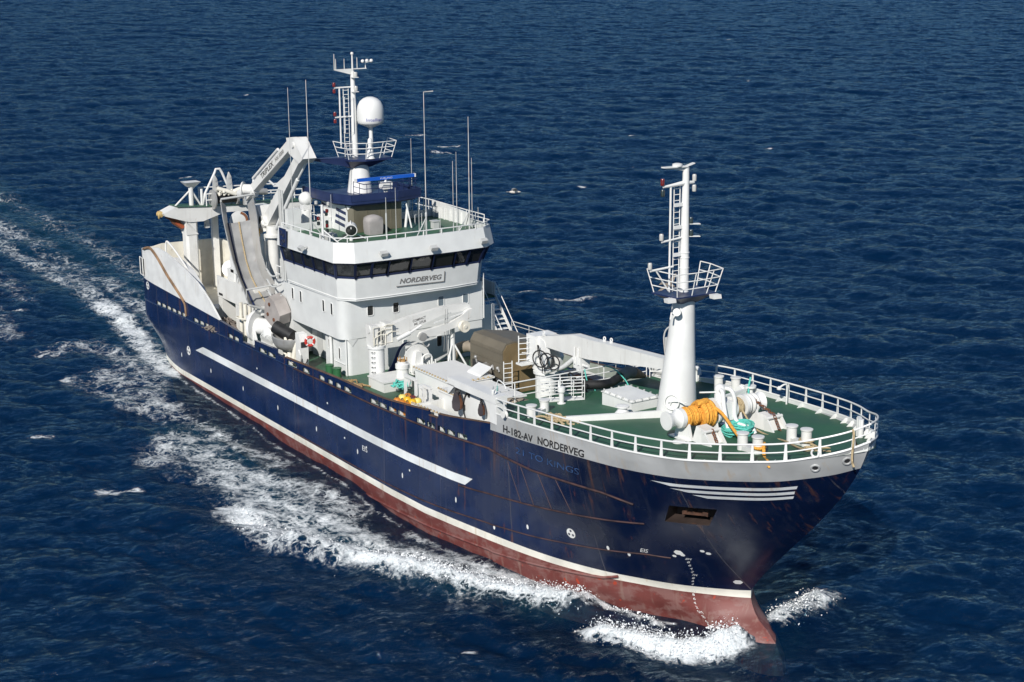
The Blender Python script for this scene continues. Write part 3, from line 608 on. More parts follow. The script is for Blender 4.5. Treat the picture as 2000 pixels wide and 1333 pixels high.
# bulwark stays standing on the deck, port side and round the stem
for sd in (-1, 1):
    for v in np.linspace(.18, .97, 17):
        p = fwd(v, 1.0, sd); q = fwd(min(v+.004, 1), 1.0, sd)-fwd(v-.004, 1.0, sd); q /= np.linalg.norm(q); inn = np.array((-q[1], q[0], 0))*(1 if sd > 0 else -1)
        if (inn@np.array((-.3, -p[1], 0))) < 0: inn = -inn
        z = zd(p[0]); b0 = np.array((p[0], p[1], z))+inn*.06; by = MB(); by.prism([b0, b0+inn*.34, b0+inn*.10+np.array((0,0,p[2]-z))*1.0, b0+np.array((0,0,p[2]-z))], q*.03); part(by, 'bulwark_bracket', CLEAN, None, None, 0)
aftrail = [(-12.95,-6.0,6.95),(-14.2,-5.15,6.72),(-14.25,-2,6.70),(-14.25,1.2,6.70),(-14.2,4.75,6.72)]
rail(aftrail, 'forecastle_aft_railing', None, (.36, .72, 1.08), (.028, .028, .036), 1.35, 0, False)
rail([(-14.1,4.9,6.72),(-13.7,5.3,6.74),(-12.9,5.95,6.95)], 'forecastle_aft_railing', None, (.36, .72, 1.02), (.028,.028,.034), .8, 0, False)
# ---- rubbing rails and frames showing through the plating
def onhull(seq, off=.03):
    out = []
    for e in seq:
        if e[0] == 'A': p = aft(e[1], e[2], -1); out.append((p[0], p[1]-off, p[2]))
        else: out.append(tuple(fpt(e[1], e[2], -1, off)))
    return out
rb = MB()
rb.tube([(x, -float(au(x))-.02, float(zk(x))) for x in np.linspace(-60.5, -34, 40)], .055, 6)
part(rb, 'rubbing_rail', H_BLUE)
RR = paint('rail_worn_paint', (.06, .03, .028), .65, .5, rust=1.0, scale=2)
rb = MB()
rb.tube([(x, -float(au(x))-.02, float(zk(x))) for x in np.linspace(-34, -13.1, 30)]+onhull([('F', v, t) for v, t in zip(np.linspace(.0, .34, 16), np.interp(np.linspace(0,.34,16), [0,.115,.278,.34], [.715,.665,.655,.62]))]), .05, 6)
rb.tube(onhull([('A', -15.5, 2.38), ('A', -14.2, 2.44), ('A', -13.2, 2.52)]+[('F', v, t) for v, t in zip(np.linspace(.01, .37, 14), np.interp(np.linspace(.01,.37,14), [0,.208,.37], [.365,.425,.487]))], .02), .04, 6)
rb.tube(onhull([('A', x, z) for x, z in zip(np.linspace(-34, -13.2, 16), np.interp(np.linspace(-34,-13.2,16), [-34,-24,-17,-13], [.46,.52,.72,.93]))]+[('F', v, t) for v, t in zip(np.linspace(.01, .49, 16), np.interp(np.linspace(.01,.49,16), [0,.125,.387,.49], [.13,.165,.25,.25]))], .015), .035, 6)
for a, b in (((.055,.665),(.085,.385)),((.085,.665),(.118,.40)),((.128,.66),(.165,.42)),((.172,.655),(.215,.43))):
    rb.tube(onhull([('F', a[0]+(b[0]-a[0])*q, a[1]+(b[1]-a[1])*q) for q in np.linspace(0, 1, 6)], .004), .022, 5)
part(rb, 'rusty_rubbing_rail', RR)
bk = MB(); kk = onhull([('A', x, z) for x, z in zip(np.linspace(-26, -13.2, 12), np.linspace(-.95, -.55, 12))]+[('F', v, t) for v, t in zip(np.linspace(.01, .30, 12), np.linspace(-.18, -.0, 12))]+[('F', .32, .02), ('F', .335, .035)], .05)
bk.tube(kk, .07, 6); part(bk, 'bilge_rail', H_RED)
# ---- painted bands and lettering
def strip(name, lo, hi, mat):      # bands lying on the bow shell, (v,t) edges
    for sd in (-1, 1):
        sb = MB(); a = [fpt(v, t, sd, .012) for v, t in lo]; b = [fpt(v, t, sd, .012) for v, t in hi]; sb.add(a+b, [(i, i+1, len(a)+i+1, len(a)+i) for i in range(len(a)-1)])
        part(sb, name, mat, hull, None, 60)
def lin(v0, v1, t0, t1, n=16): return [(v0+(v1-v0)*i/n, t0+(t1-t0)*i/n) for i in range(n+1)]
strip('bow_stripe', lin(.410, .790, .803, .803), lin(.365, .788, .823, .823), STRIPE)
strip('bow_stripe', lin(.465, .793, .768, .768), lin(.41, .790, .787, .787), STRIPE)
strip('bow_stripe', lin(.53, .80, .734, .736), lin(.48, .797, .753, .754), STRIPE)
for sd in (-1, 1):
    ss = MB(); X0 = np.linspace(-50.0, -15.0, 60); X1 = np.linspace(-48.6, -14.4, 60); a = []; b = []
    for x0, x1 in zip(X0, X1):
        p = aft(x0, 2.40+.0035*(x0+50), sd); q = aft(x1, 2.92+.0020*(x1+50), sd); a.append((p[0], p[1]+sd*.012, p[2])); b.append((q[0], q[1]+sd*.012, q[2]))
    ss.add(a+b, [(i, i+1, 60+i+1, 60+i) for i in range(59)]); part(ss, 'side_stripe', STRIPE, hull, None, 60)
def bowmap(v0, v1, tb0, tb1, tt0, tt1): return lambda fx, fy: fpt(v0+(v1-v0)*fx, (tb0+(tb1-tb0)*fx)*(1-fy)+(tt0+(tt1-tt0)*fx)*fy, -1, .014)
letter_mesh('hull_lettering', 'H-182-AV', bowmap(.045, .118, .882, .874, .937, .926), INK, hull)
letter_mesh('hull_lettering', 'NORDERVEG', bowmap(.130, .233, .877, .874, .932, .926), INK, hull)
letter_mesh('faded_lettering', '21 TO KINGS', bowmap(.075, .225, .755, .735, .800, .780), GHOST, hull, 0, 0)
dm_ = MB()
for i in range(20):
    z = -1.75+.2*i; s = '%dM' % round((z+5.9)) if abs((z+5.9)-round(z+5.9)) < .06 else '%d' % (round((z+5.9)*10) % 10)
    V, F, wd, h = letters(s); t0 = z/8.2 if z > 0 else z/3; t1 = (z+.115)/8.2 if z > 0 else (z+.115)/3; v0 = float(np.interp(z, [-1.8,-.2,1,2.2], [.64,.665,.62,.54])); dv = .012*len(s)
    dm_.add([fpt(v0+dv*x/wd, t0+(t1-t0)*y/h, -1, .012) for x, y in V], F)
part(dm_, 'draft_marks', CLEAN, hull, None, 0)
hm = MB()
def disc(mb, c, nrm, r, sq=1.0, n=14, mi=None):
    nrm = np.array(nrm, float); nrm /= np.linalg.norm(nrm); u = np.cross(nrm, (0,0,1.0)); u /= np.linalg.norm(u); w_ = np.cross(nrm, u)
    mb.add([np.array(c)+r*(sq*math.cos(6.2832*i/n)*u+math.sin(6.2832*i/n)*w_) for i in range(n)], [tuple(range(n))], mi)
for x in (-52.7,-47.4,-42,-36.65,-31.2,-25.9,-20.75,-15.75): p = aft(x, 1.5, -1); disc(hm, (p[0], p[1]-.012, p[2]), (0,-1,0), .16, .45)
for v, t in ((.015,.12),(.10,.22),(.35,.225),(.30,.24)): p = fpt(v, t, -1, .012); disc(hm, p, fpt(v, t, -1, .1)-p, .13, .6)
for x, z in ((-24.8,2.05),(-39.6,3.4),(-29.6,3.5),(-20,2.0),(-27.5,1.9)): p = aft(x, z, -1); disc(hm, (p[0], p[1]-.012, p[2]), (0,-1,0), .07, 1.3, 5)
for v, t, s in ((.51,.30,.17),(.53,.285,.10),(.60,.33,.09),(.63,.315,.10),(.875,.10,.17),(.50,.27,.08)): p = fpt(v, t, -1, .012); disc(hm, p, fpt(v, t, -1, .1)-p, s, 1.4, 6)
part(hm, 'hull_marks', CLEAN, hull, None, 0)
for p, nr, r in ((aft(-51.3, 2.1, -1)+np.array((0,-.012,0)), (0,-1,0), .33), (aft(-58.8, 5.45, -1)+np.array((0,-.014,0)), (0,-1,0), .3), (fpt(.215,.278,-1,.012), fpt(.215,.278,-1,.1)-fpt(.215,.278,-1,0), .27)):
    rd = MB(); disc(rd, p, nr, r, 1, 18, 0); nn_ = np.array(nr)/np.linalg.norm(nr); u = np.cross(nn_, (0,0,1.0)); u /= np.linalg.norm(u); w_ = np.cross(nn_, u)
    for k in range(3):
        a = 2.094*k+.5; disc(rd, np.array(p)+nn_*.008+r*.52*(math.cos(a)*u+math.sin(a)*w_), nr, r*.26, 1, 8, 1)
    part(rd, 'thruster_mark', [CLEAN, H_BLUE], hull, None, 0)
V, F, wd, h = letters('EIS'); em = MB()
p0 = aft(-25.3, 1.75, -1); em.add([(p0[0]+.6*x/wd, p0[1]-.013, p0[2]+.3*y/h) for x, y in V], F); em.add([fpt(.375+.02*x/wd, .262+.028*y/h, -1, .013) for x, y in V], F); part(em, 'hull_symbol', CLEAN, hull, None, 0)
# ---- fairleads in the bow bulwark
for v, t in ((.815,.932),(.922,.936)):
    fl = MB(); p = fpt(v, t, -1, .02); nr = fpt(v, t, -1, .2)-fpt(v, t, -1, 0); fl.torus(p, nr, .17, .05, 18, 6, mi=0); disc(fl, p, nr, .17, 1, 14, 1); part(fl, 'fairlead', [H_GREY, DARK])
fl = MB(); p = fwd(.80, 1.0, -1); fl.torus(p+np.array((0,0,.17)), (.55,-.8,0), .17, .045, 18, 6, -.9, 4.0); part(fl, 'fairlead', CLEAN)
fl = MB(); p = fwd(.055, 1.0, -1); fl.lathe(p+np.array((-.02,-.03,.16)), (0,-1,0), [(.18,0),(.18,.04),(.10,.06),(.10,.16),(.18,.18),(.18,.22)], 16); part(fl, 'fairlead', WHITE)
# ================================================================ deckhouse and bridge
def rounded(poly, rad, seg=6):      # round the flagged corners of a plan polygon: (x, y, r)
    out = []; n = len(poly)
    for i, (x, y, r) in enumerate(poly):
        if not r: out.append((x, y)); continue
        p = np.array((x, y)); a = np.array(poly[i-1][:2])-p; b = np.array(poly[(i+1) % n][:2])-p; a = a/np.linalg.norm(a); b = b/np.linalg.norm(b)
        for q in np.linspace(0, 1, seg+1): out.append(tuple(p+a*r*(1-q)**2+b*r*q**2))
    return out
dh = MB()
pl = rounded([(-38.4,-5.0,0),(-31.4,-5.0,.75),(-31.4,5.0,0),(-38.4,5.0,0)], 0)
dh.prism([(x, y, 6.62) for x, y in pl], (0, 0, 2.44))
pl2 = rounded([(-34.4,-4.62,0),(-31.45,-4.62,.35),(-31.45,4.97,0),(-38.4,4.97,0),(-38.4,-3.6,0),(-34.4,-3.6,0)], 0)
dh.prism([(x, y, 4.15) for x, y in pl2], (0, 0, 2.47))
dh.prism([(-31.42,-4.62,6.62),(-31.42,-3.9,6.62),(-31.42,-4.3,6.15)], (-.5, 0, 0))
house = part(dh, 'deckhouse', HOUSE)
def window(parent, c, ux, uz, w_, h, glass=None, d=.05, frame=.05, name='window', fm=None):
    c = np.array(c, float); ux = np.array(ux, float); uz = np.array(uz, float); ux /= np.linalg.norm(ux); uz /= np.linalg.norm(uz); n = np.cross(ux, uz)
    m = MB(); pts = []; r = min(w_, h)*.22
    for sx, sz, a0 in ((1,1,0),(-1,1,90),(-1,-1,180),(1,-1,270)):
        for k in range(4):
            a = R(a0+30*k); pts.append((sx*(w_/2-r)+r*math.cos(a), sz*(h/2-r)+r*math.sin(a)))
    m.tube([c+ux*x+uz*z+n*.012 for x, z in pts], frame*.55, 6, True, 0); m.add([c+ux*x*.985+uz*z*.985+n*.006 for x, z in pts], [tuple(range(16))], 1)
    return part(m, name, [fm or CLEAN, glass or GLASS], parent)
BLIND = paint('blind_grey', (.16, .20, .23), .4, .1)
for y, z, g_ in ((-3.03,8.24,None),(-1.26,8.21,None),(1.94,8.19,BLIND),(3.73,8.12,BLIND)): window(house, (-31.39,y,z), (0,1,0), (0,0,1), .42, .64, g_)
window(house, (-31.44,1.80,5.64), (0,1,0), (0,0,1), .38, .72); window(house, (-31.44,-.62,5.88), (0,1,0), (0,0,1), .34, .40, BLIND)
for x in (-38.02,-36.85,-33.7,-32.6): window(house, (x,-5.01,8.36), (1,0,0), (0,0,1), .30, .74)
window(house, (-32.5,-4.63,5.55), (1,0,0), (0,0,1), .24, .72); window(house, (-33.9,-4.63,5.9), (1,0,0), (0,0,1), .16, .6)
dp = MB(); dp.tube([(-31.55,-4.66,4.2),(-31.55,-4.66,6.6)], .04, 8); dp.tube([(-33.35,-4.78,4.3),(-33.35,-4.78,6.5)], .09, 10); dp.tube([(-31.35,5.05,6.7),(-31.35,5.05,9.6)], .04, 8); dp.tube([(-33.2,-4.66,5.0),(-31.8,-4.66,5.0)], .03, 6)
part(dp, 'downpipe', CLEAN, house)
dr = MB(); dr.box(-37.6,-36.8,-3.64,-3.60,4.3,6.2); part(dr, 'door', GREYW, house)
# wheelhouse: outward flaring bulwark, raked windows, deep fascia
def ring_(fx, fy, cx, cy, bx, by, yc=2.3, fxc=None):
    return [(bx,-by),(cx,-cy),(fx,-fy),(fx+.18,-yc),(fx+.18,yc),(fx,fy),(cx,cy),(bx,by)]
L0 = ring_(-30.85,4.25,-31.75,5.02,-38.4,5.15); L1 = ring_(-30.70,4.33,-31.60,5.14,-38.4,5.30); L2 = ring_(-30.28,4.5,-31.15,5.42,-38.4,5.55)
L3 = ring_(-30.12,4.6,-31.0,5.62,-38.4,5.78); L4 = ring_(-30.42,4.5,-31.2,5.45,-38.4,5.66); L5 = ring_(-30.50,4.44,-31.28,5.37,-38.35,5.58)
wh = MB(); n = 8
def band(mb, A, za, B, zb, mi=None, closed=True):
    k = len(A); mb.add([(x, y, za) for x, y in A]+[(x, y, zb) for x, y in B], [(i, (i+1) % k, k+(i+1) % k, k+i) for i in range(k if closed else k-1)], mi)
band(wh, L0, 9.06, L0, 9.16); band(wh, L0, 9.16, L1, 10.45); wh.add([(x, y, 9.06) for x, y in L0], [tuple(range(7, -1, -1))])
band(wh, L3, 11.52, L4, 12.70); band(wh, L2, 11.50, L3, 11.52); band(wh, L4, 12.70, L5, 12.70); band(wh, L5, 12.70, L5, 12.2)
wheel = part(wh, 'wheelhouse', HOUSE, None, None, 20)
tr2 = MB(); tr2.tube([(x+.02, y*1.003, 9.19) for x, y in L0], .03, 6, True); part(tr2, 'trim_moulding', CLEAN, wheel)
fr_ = MB(); band(fr_, L1, 10.45, [(a*.86+c*.14, b*.86+d*.14) for (a, b), (c, d) in zip(L1, L2)], 10.60); band(fr_, [(a*.1+c*.9, b*.1+d*.9) for (a, b), (c, d) in zip(L1, L2)], 11.40, L2, 11.5)
panes = []
for i, k in ((0, 5), (1, 1), (2, 2), (3, 3), (4, 2), (5, 1), (6, 5)):
    for j in range(k):
        q0, q1 = j/k, (j+1)/k
        def at(L, q, i=i): return np.array((L[i][0]*(1-q)+L[i+1][0]*q, L[i][1]*(1-q)+L[i+1][1]*q))
        lo0, lo1, hi0, hi1 = at(L1, q0), at(L1, q1), at(L2, q0), at(L2, q1); panes.append((lo0, lo1, hi0, hi1))
        for a, b in ((lo0, hi0), (lo1, hi1)):
            m0 = np.array((a[0], a[1], 10.46)); m1 = np.array((b[0], b[1], 11.5)); fr_.beam(m0, m1, .11, .14, up=(-1, 0, 0) if i in (1,2,3,4,5) else (0, 1, 0))
part(fr_, 'window_frame', NAVY, wheel, None, 20)
for lo0, lo1, hi0, hi1 in panes:
    pm = MB(); s = .035; P = [(lo0[0], lo0[1], 10.55), (lo1[0], lo1[1], 10.55), (hi1[0], hi1[1], 11.46), (hi0[0], hi0[1], 11.46)]
    c = np.mean(P, 0); nrm = np.cross(np.array(P[1])-P[0], np.array(P[3])-P[0]); nrm /= np.linalg.norm(nrm)
    if nrm@(c-np.array((-35, 0, 11))) < 0: nrm = -nrm
    pm.add([tuple(np.array(p)-nrm*.02) for p in P], [(0, 1, 2, 3)]); part(pm, 'window', GLASS, wheel, None, 0)
hd = MB(); hd.add([(x, y, 12.25) for x, y in L5]+[(-38.35, 5.5, 12.25)], [tuple(range(8))]); hd.box(-41.5,-38.3,-3.2,5.6,12.0,12.24); cdeck = part(hd, 'compass_deck', GREEN, wheel, None, 0)
rail([(x+.05*np.sign(-30-x)*0, y, 12.68) for x, y in ([(-37.9,-5.6)]+L4[1:-1]+[(-38.2,5.6)])], 'bridge_top_railing', wheel, (.30,), (.034,), 1.25, 0, False)
# name board with raised letters on the bulwark of the bridge
def bandpt(y, z, off=.03):
    q = (z-9.16)/(10.45-9.16); xf = (L0[3][0]*(1-q)+L1[3][0]*q) if abs(y) <= 2.3 else 0
    n_ = np.array((.98, 0, -.2)); return np.array((xf, y, z))+n_*off
letter_mesh('name_lettering', 'NORDERVEG', lambda fx, fy: bandpt(-1.42+2.95*fx, 9.86+.30*fy-.06*fx, .05), INKG, wheel, .22)
nb = MB(); nb.add([bandpt(-1.62, 9.70, .028), bandpt(1.72, 9.62, .028), bandpt(1.72, 10.26, .028), bandpt(-1.62, 10.32, .028)], [(0,1,2,3)], 0)
nb.beam(bandpt(-1.62, 9.70, .04), bandpt(1.72, 9.62, .04), .06, .045, mi=1); nb.beam(bandpt(1.72, 9.62, .04), bandpt(1.72, 10.26, .04), .045, .05, up=(1,0,0), mi=1); part(nb, 'name_board', [HOUSE, INKG], wheel, None, 0)
for x, y, nx_, ny_ in ((-30.16,-2.8,1,0),(-30.02,.55,1,0),(-30.22,4.2,1,.1),(-34.3,-5.78,0,-1)):
    fl = MB(); d = np.array((nx_, ny_, 0)); s = np.array((-ny_, nx_, 0)); c = np.array((x, y, 11.98)); fl.beam(c-d*.2, c+d*.16, .07, .07); fl.obox(c+d*.30+np.array((0,0,-.02)), s*.24, d*.10+np.array((0,0,-.07)), np.array((0,0,.10))+d*.05); part(fl, 'floodlight', GREYW, wheel, None, 0)
lb = MB(); lb.box(-37.75,-36.85,-5.90,-5.84,11.6,12.72, 0)
for cx_, cz_, r_ in ((-37.45,12.42,.14),(-37.1,12.3,.10),(-37.35,11.85,.15),(-37.02,11.98,.1)):
    lb.torus((cx_,-5.915,cz_), (0,1,0), r_, .022, 14, 5, mi=1)
part(lb, 'light_board', [NAVY, DARK], wheel, None, 0)
# high inner bulwark and steps, port side of the bridge top
pw = MB(); pw.prism([(-38.3,5.45,12.25),(-33.6,5.38,12.25),(-33.6,5.38,13.05),(-34.0,5.38,13.12),(-38.3,5.45,13.35)], (0,.06,0))
for x in np.linspace(-37.9, -33.8, 7): pw.box(x-.03, x+.03, 5.30, 5.40, 12.25, 13.0)
part(pw, 'bridge_top_bulwark', CLEAN, wheel, None, 0)
rail([(-41.3,5.5,12.25),(-38.4,5.5,12.3),(-33.6,5.4,12.25),(-31.4,5.2,12.3)], 'bridge_top_railing', wheel, (.5,1.0), (.026,.034), 1.3, 0, False)
rail([(-41.4,-3.1,12.25),(-41.4,5.5,12.25)], 'bridge_top_railing', wheel, (.5,1.0), (.026,.032), 1.4, 0, False)
hp = MB(); hp.tube([(-36.6,3.4,12.25),(-36.6,3.4,13.75),(-36.9,4.0,13.75),(-36.9,4.0,12.25)], .03, 6); part(hp, 'hatch_handrail', GREYW, wheel); hp = MB(); hp.tube([(-35.6,2.6,12.25),(-35.6,2.6,12.95),(-35.6,3.1,13.05),(-35.6,3.1,12.25)], .028, 6)
part(hp, 'hatch_handrail', GREYW, wheel)
bxs = MB(); bxs.box(-34.3,-33.9,3.0,3.4,12.26,12.72); bxs.box(-34.35,-33.85,2.95,3.45,12.70,12.76); part(bxs, 'vent_box', GREYW, wheel, None, 0)
# ---- funnel casing that carries the main mast
mh = MB(); mh.prism([(-39.4,-2.1,12.2),(-35.75,-2.1,12.2),(-35.5,-1.85,12.2),(-35.5,1.6,12.2),(-39.4,1.6,12.2)], (0,0,1.85)); mh.prism([(-39.6,-2.35,12.2),(-37.9,-2.35,12.2),(-37.9,-2.35,12.95),(-39.6,-2.35,12.95)], (0,.3,0))
cas = part(mh, 'mast_casing', CLEAN, None, None, 0)
fp = MB(); fp.box(-35.49,-35.45,-1.8,1.55,12.26,14.02); fp.prism([(-36.15,-2.13,14.03),(-35.72,-2.13,13.6),(-35.72,-2.13,12.26),(-35.62,-2.13,12.26),(-35.45,-1.84,12.26),(-35.45,-1.84,14.03)], (0,.03,0))
for y in (-.9,0,.8): fp.box(-35.45,-35.43,y-.02,y+.02,12.3,14.0)
part(fp, 'louvre_panel', paint('olive_panel', (.13, .12, .085), .55, .12, streak=.3), cas, None, 0)
sp_ = MB()
for k in range(3):
    z = 13.48-.40*k; x0 = -37.35-.10*k; sp_.prism([(x0,-2.106,z),(x0+1.35,-2.106,z-.14),(x0+1.35,-2.106,z+.06),(x0+.05,-2.106,z+.20)], (0,-.006,0))
for k in range(3):
    z = 13.5-.5*k; sp_.prism([(-39.35,-2.106,z+.1),(-38.7,-2.106,z),(-38.7,-2.106,z+.18),(-39.35,-2.106,z+.28)], (0,-.006,0))
part(sp_, 'funnel_stripe', NAVY, cas, None, 0)
dl = MB(); dl.box(-38.05,-38.03,-2.112,-2.1,12.3,14.0); part(dl, 'seam', GREYM, cas, None, 0)
pf = MB(); pf.prism([(-40.4,-2.9,14.12),(-36.4,-2.75,14.12),(-35.0,-2.2,14.12),(-34.85,1.0,14.12),(-35.3,2.9,14.12),(-40.2,2.7,14.12)], (0,0,.20)); pf.prism([(-40.3,-2.7,14.0),(-36.4,-2.5,14.0),(-35.15,-2.0,14.0),(-35.0,1.0,14.0),(-35.5,2.6,14.0),(-40.1,2.5,14.0)], (0,0,.12))
plat = part(pf, 'radar_platform', NAVY, None, None, 0)
tw_ = MB(); TP = [(-40.4,-2.9),(-36.4,-2.75),(-35.0,-2.2),(-34.85,1.0),(-35.3,2.9),(-40.2,2.7)]
for (xa, ya), (xb, yb) in zip(TP, TP[1:]): tw_.beam((xa,ya,14.52),(xb,yb,14.52), .06, .44)
part(tw_, 'platform_bulwark', NAVY, plat, None, 0)
rail([(-36.6,-1.2,14.3),(-35.2,-1.2,14.3),(-35.0,1.0,14.3),(-35.4,2.7,14.3),(-38,2.7,14.3)], 'platform_railing', plat, (.35,.7,1.0), (.022,.022,.028), .8, 0, False, NAVY)
lg = MB(); lg.tube([(-35.6,1.9,12.25),(-35.5,2.1,14.1)], .09, 10); lg.tube([(-34.9,1.95,12.3),(-35.3,1.8,13.9)], .05, 8); part(lg, 'platform_leg', CLEAN, plat)
mst = MB(); MXY = np.array((-38.45,.22)); 
mst.lathe((MXY[0],MXY[1],14.2), (0,0,1), [(.84,0),(.82,.05),(.60,1.6),(.52,2.05),(.54,2.3)], 28); mast = part(mst, 'main_mast', CLEAN)
mp = MB(); mp.prism([(-39.6,-.9,16.42),(-37.6,-.9,16.42),(-37.1,0,16.42),(-37.2,1.9,16.42),(-39.4,2.1,16.42)], (0,0,.14))
mp.prism([(-39.2,-.9,16.55),(-38.3,-.9,16.55),(-38.6,-2.95,16.60),(-38.9,-2.95,16.60)], (0,0,.05)); mp.hexa([(-39.0,-.5,15.9),(-38.2,-.5,15.9),(-38.2,.9,15.9),(-39.0,.9,15.9),(-39.5,-.9,16.42),(-37.7,-.9,16.42),(-37.4,1.8,16.42),(-39.4,2.0,16.42)]); mp.hexa([(-38.9,-2.9,16.52),(-38.6,-2.9,16.52),(-38.2,-.4,15.95),(-39.0,-.4,15.95),(-38.9,-2.9,16.56),(-38.6,-2.9,16.56),(-38.2,-.4,16.56),(-39.0,-.4,16.56)])
mplat = part(mp, 'mast_platform', NAVY, mast, None, 0)
def basket(name, pts, z0, flare, hs, parent, mat=CLEAN, c=None):
    b = MB(); c = np.array(c); P = [np.array(p) for p in pts]
    def up_(p, h): d = (p-c); d = d/np.linalg.norm(d); q = p+d*flare*h; return (q[0], q[1], z0+h)
    for h in hs: b.tube([up_(p, h) for p in P], .028, 6)
    for p in P: b.tube([up_(p, 0), up_(p, hs[-1])], .026, 6)
    return part(b, name, mat, parent)
basket('mast_railing', [(-38.9,-1.0),(-37.6,-.95),(-37.1,0),(-37.15,1.0),(-37.2,1.9),(-38.6,2.1)], 16.56, .32, (.35,.7,1.05), mast, CLEAN, (-38.45,.4))
MX, MY = -38.6, 0.02
po = MB(); po.tube([(MX,MY,16.5),(MX,MY,18.6),(MX-.02,MY,22.0)], [.21,.19,.13], 12); po.tube([(MX,MY,22.0),(MX,MY,23.0)], [.06,.04], 8); po.ball((MX,MY,23.08), .10); part(po, 'mast_pole', CLEAN, mast)
ya = MB(); ya.beam((MX,-1.25,22.12), (MX,1.0,22.12), .10, .05); ya.hexa([(MX-.04,-1.2,22.08),(MX+.04,-1.2,22.08),(MX+.06,0,21.75),(MX-.06,0,21.75),(MX-.04,-1.2,22.1),(MX+.04,-1.2,22.1),(MX+.06,0,22.1),(MX-.06,0,22.1)]); ya.tube([(MX,-1.30,21.0),(MX,0,21.0)], .05, 8); ya.tube([(MX,-1.30,19.15),(MX,.75,19.15)], .05, 8)
ya.tube([(MX,-.95,17.2),(MX,-.95,21.0)], .05, 8); ya.tube([(MX,.5,19.15),(MX,.15,18.4)], .03, 6); ya.beam((MX+.1,0,21.62),(MX+.5,0,21.62), .36, .04); ya.beam((MX+.1,0,20.72),(MX+.5,0,20.72), .36, .04); part(ya, 'mast_yard', CLEAN, mast)
for y, z in ((-1.32,21.2),(-1.32,20.8),(-1.32,19.36),(-1.32,18.92)):
    lm = MB(); lm.lathe((MX,y,z-.13), (0,0,1), [(.08,0),(.10,.02),(.10,.22),(.08,.26)], 10); part(lm, 'signal_lamp', LAMPR, mast)
for z in (21.78,20.9):
    lm = MB(); lm.lathe((MX+.26,.08,z-.14), (0,0,1), [(.10,0),(.13,.03),(.13,.26),(.11,.3)], 10); part(lm, 'mast_lamp', LAMPG, mast)
for y, h in ((-1.25,1.0),(-1.15,.7),(-.55,.68),(.36,.72)):
    an = MB(); an.tube([(MX,y,22.1),(MX,y,22.1+h)], [.035,.022], 6); part(an, 'antenna', GREYW, mast)
am = MB(); am.tube([(MX,.95,22.1),(MX,.95,22.5)], .03, 6)
for dx, dy in ((.12,-.2),(-.1,.22),(.05,.45)): am.tube([(MX,.9,22.45),(MX+dx,.9+dy,22.55)], .015, 5); am.ball((MX+dx,.9+dy,22.58), .115, 10)
part(am, 'anemometer', CLEAN, mast)
def ladder(name, a, b, wvec, parent, rungs=10, r=.024, mat=CLEAN):
    ld = MB(); a, b, wv_ = np.array(a, float), np.array(b, float), np.array(wvec, float); ld.tube([a, b], r, 6); ld.tube([a+wv_, b+wv_], r, 6)
    for i in range(rungs): p = a+(b-a)*(i+.5)/rungs; ld.tube([p, p+wv_], r*.8, 5)
    return part(ld, name, mat, parent)
ladder('mast_ladder', (MX-.05,-.66,16.6), (MX-.05,-.66,20.95), (0,.36,0), mast, 16)
cg = MB(); cg.tube([(MX+.25,-.75,18.15),(MX+.25,-.15,18.15),(MX+.25,-.15,20.4),(MX+.25,-.75,20.4)], .026, 6, True)
for y, z in ((-.7,18.15),(-.7,20.4)): cg.tube([(MX-.05,y,z),(MX+.25,y,z)], .022, 5)
part(cg, 'ladder_cage', CLEAN, mast)
rdm = MB(); RC = (-37.95,.86); rdm.lathe((RC[0],RC[1],18.42), (0,0,1), [(.15,0),(.22,.04),(.74,.26),(.83,.34),(.855,.5),(.855,1.05),(.80,1.40),(.66,1.68),(.44,1.86),(.2,1.95),(.02,1.965)], 32)
radome = part(rdm, 'radome', CLEAN); rp_ = MB(); rp_.tube([(RC[0],RC[1],16.5),(RC[0],RC[1],17.1),(RC[0],RC[1],18.45)], [.16,.13,.12], 12); part(rp_, 'radome_post', CLEAN, radome)
rt = MB(); V, F, wd, h = letters('Intellian'); cam_az = math.atan2(-47-RC[1], 52-RC[0])
rt.add([(RC[0]+.866*math.cos(cam_az-.30+1.25*x/wd), RC[1]+.866*math.sin(cam_az-.30+1.25*x/wd), 18.90+.19*y/h) for x, y in V], F); part(rt, 'radome_lettering', INKB, radome, None, 0)
ud = MB(); ud.lathe((-37.35,.45,16.56), (0,0,1), [(.30,0),(.24,.1),(.16,.7),(.12,.75),(.16,.95),(.13,1.2),(.06,1.3)], 14); part(ud, 'horn', CLEAN, mast)
rs = MB(); rs.lathe((-35.6,.55,14.3), (0,0,1), [(.26,0),(.26,.06),(.15,.12),(.14,.55)], 14); rs.box(-35.95,-35.3,.22,.88,14.85,15.28); rs.cyl((-35.62,.55,15.2),(-35.62,.55,15.42), .08, n=10); radar = part(rs, 'radar_scanner', CLEAN, plat)
ra = MB(); ra.obox((-35.62,.55,15.52), (.0,2.06,0), (.09,0,0), (0,0,.10), 0)
for s in (-1, 1): ra.obox((-35.62,.55+s*2.1,15.52), (0,.05,0), (.10,0,0), (0,0,.11), 1)
V, F, wd, h = letters('FURUNO'); ra.add([(-35.524,.15+.85*x/wd,15.47+.10*y/h) for x, y in V], F, 1); part(ra, 'radar_aerial', [BLUER, CLEAN], plat, None, 0)
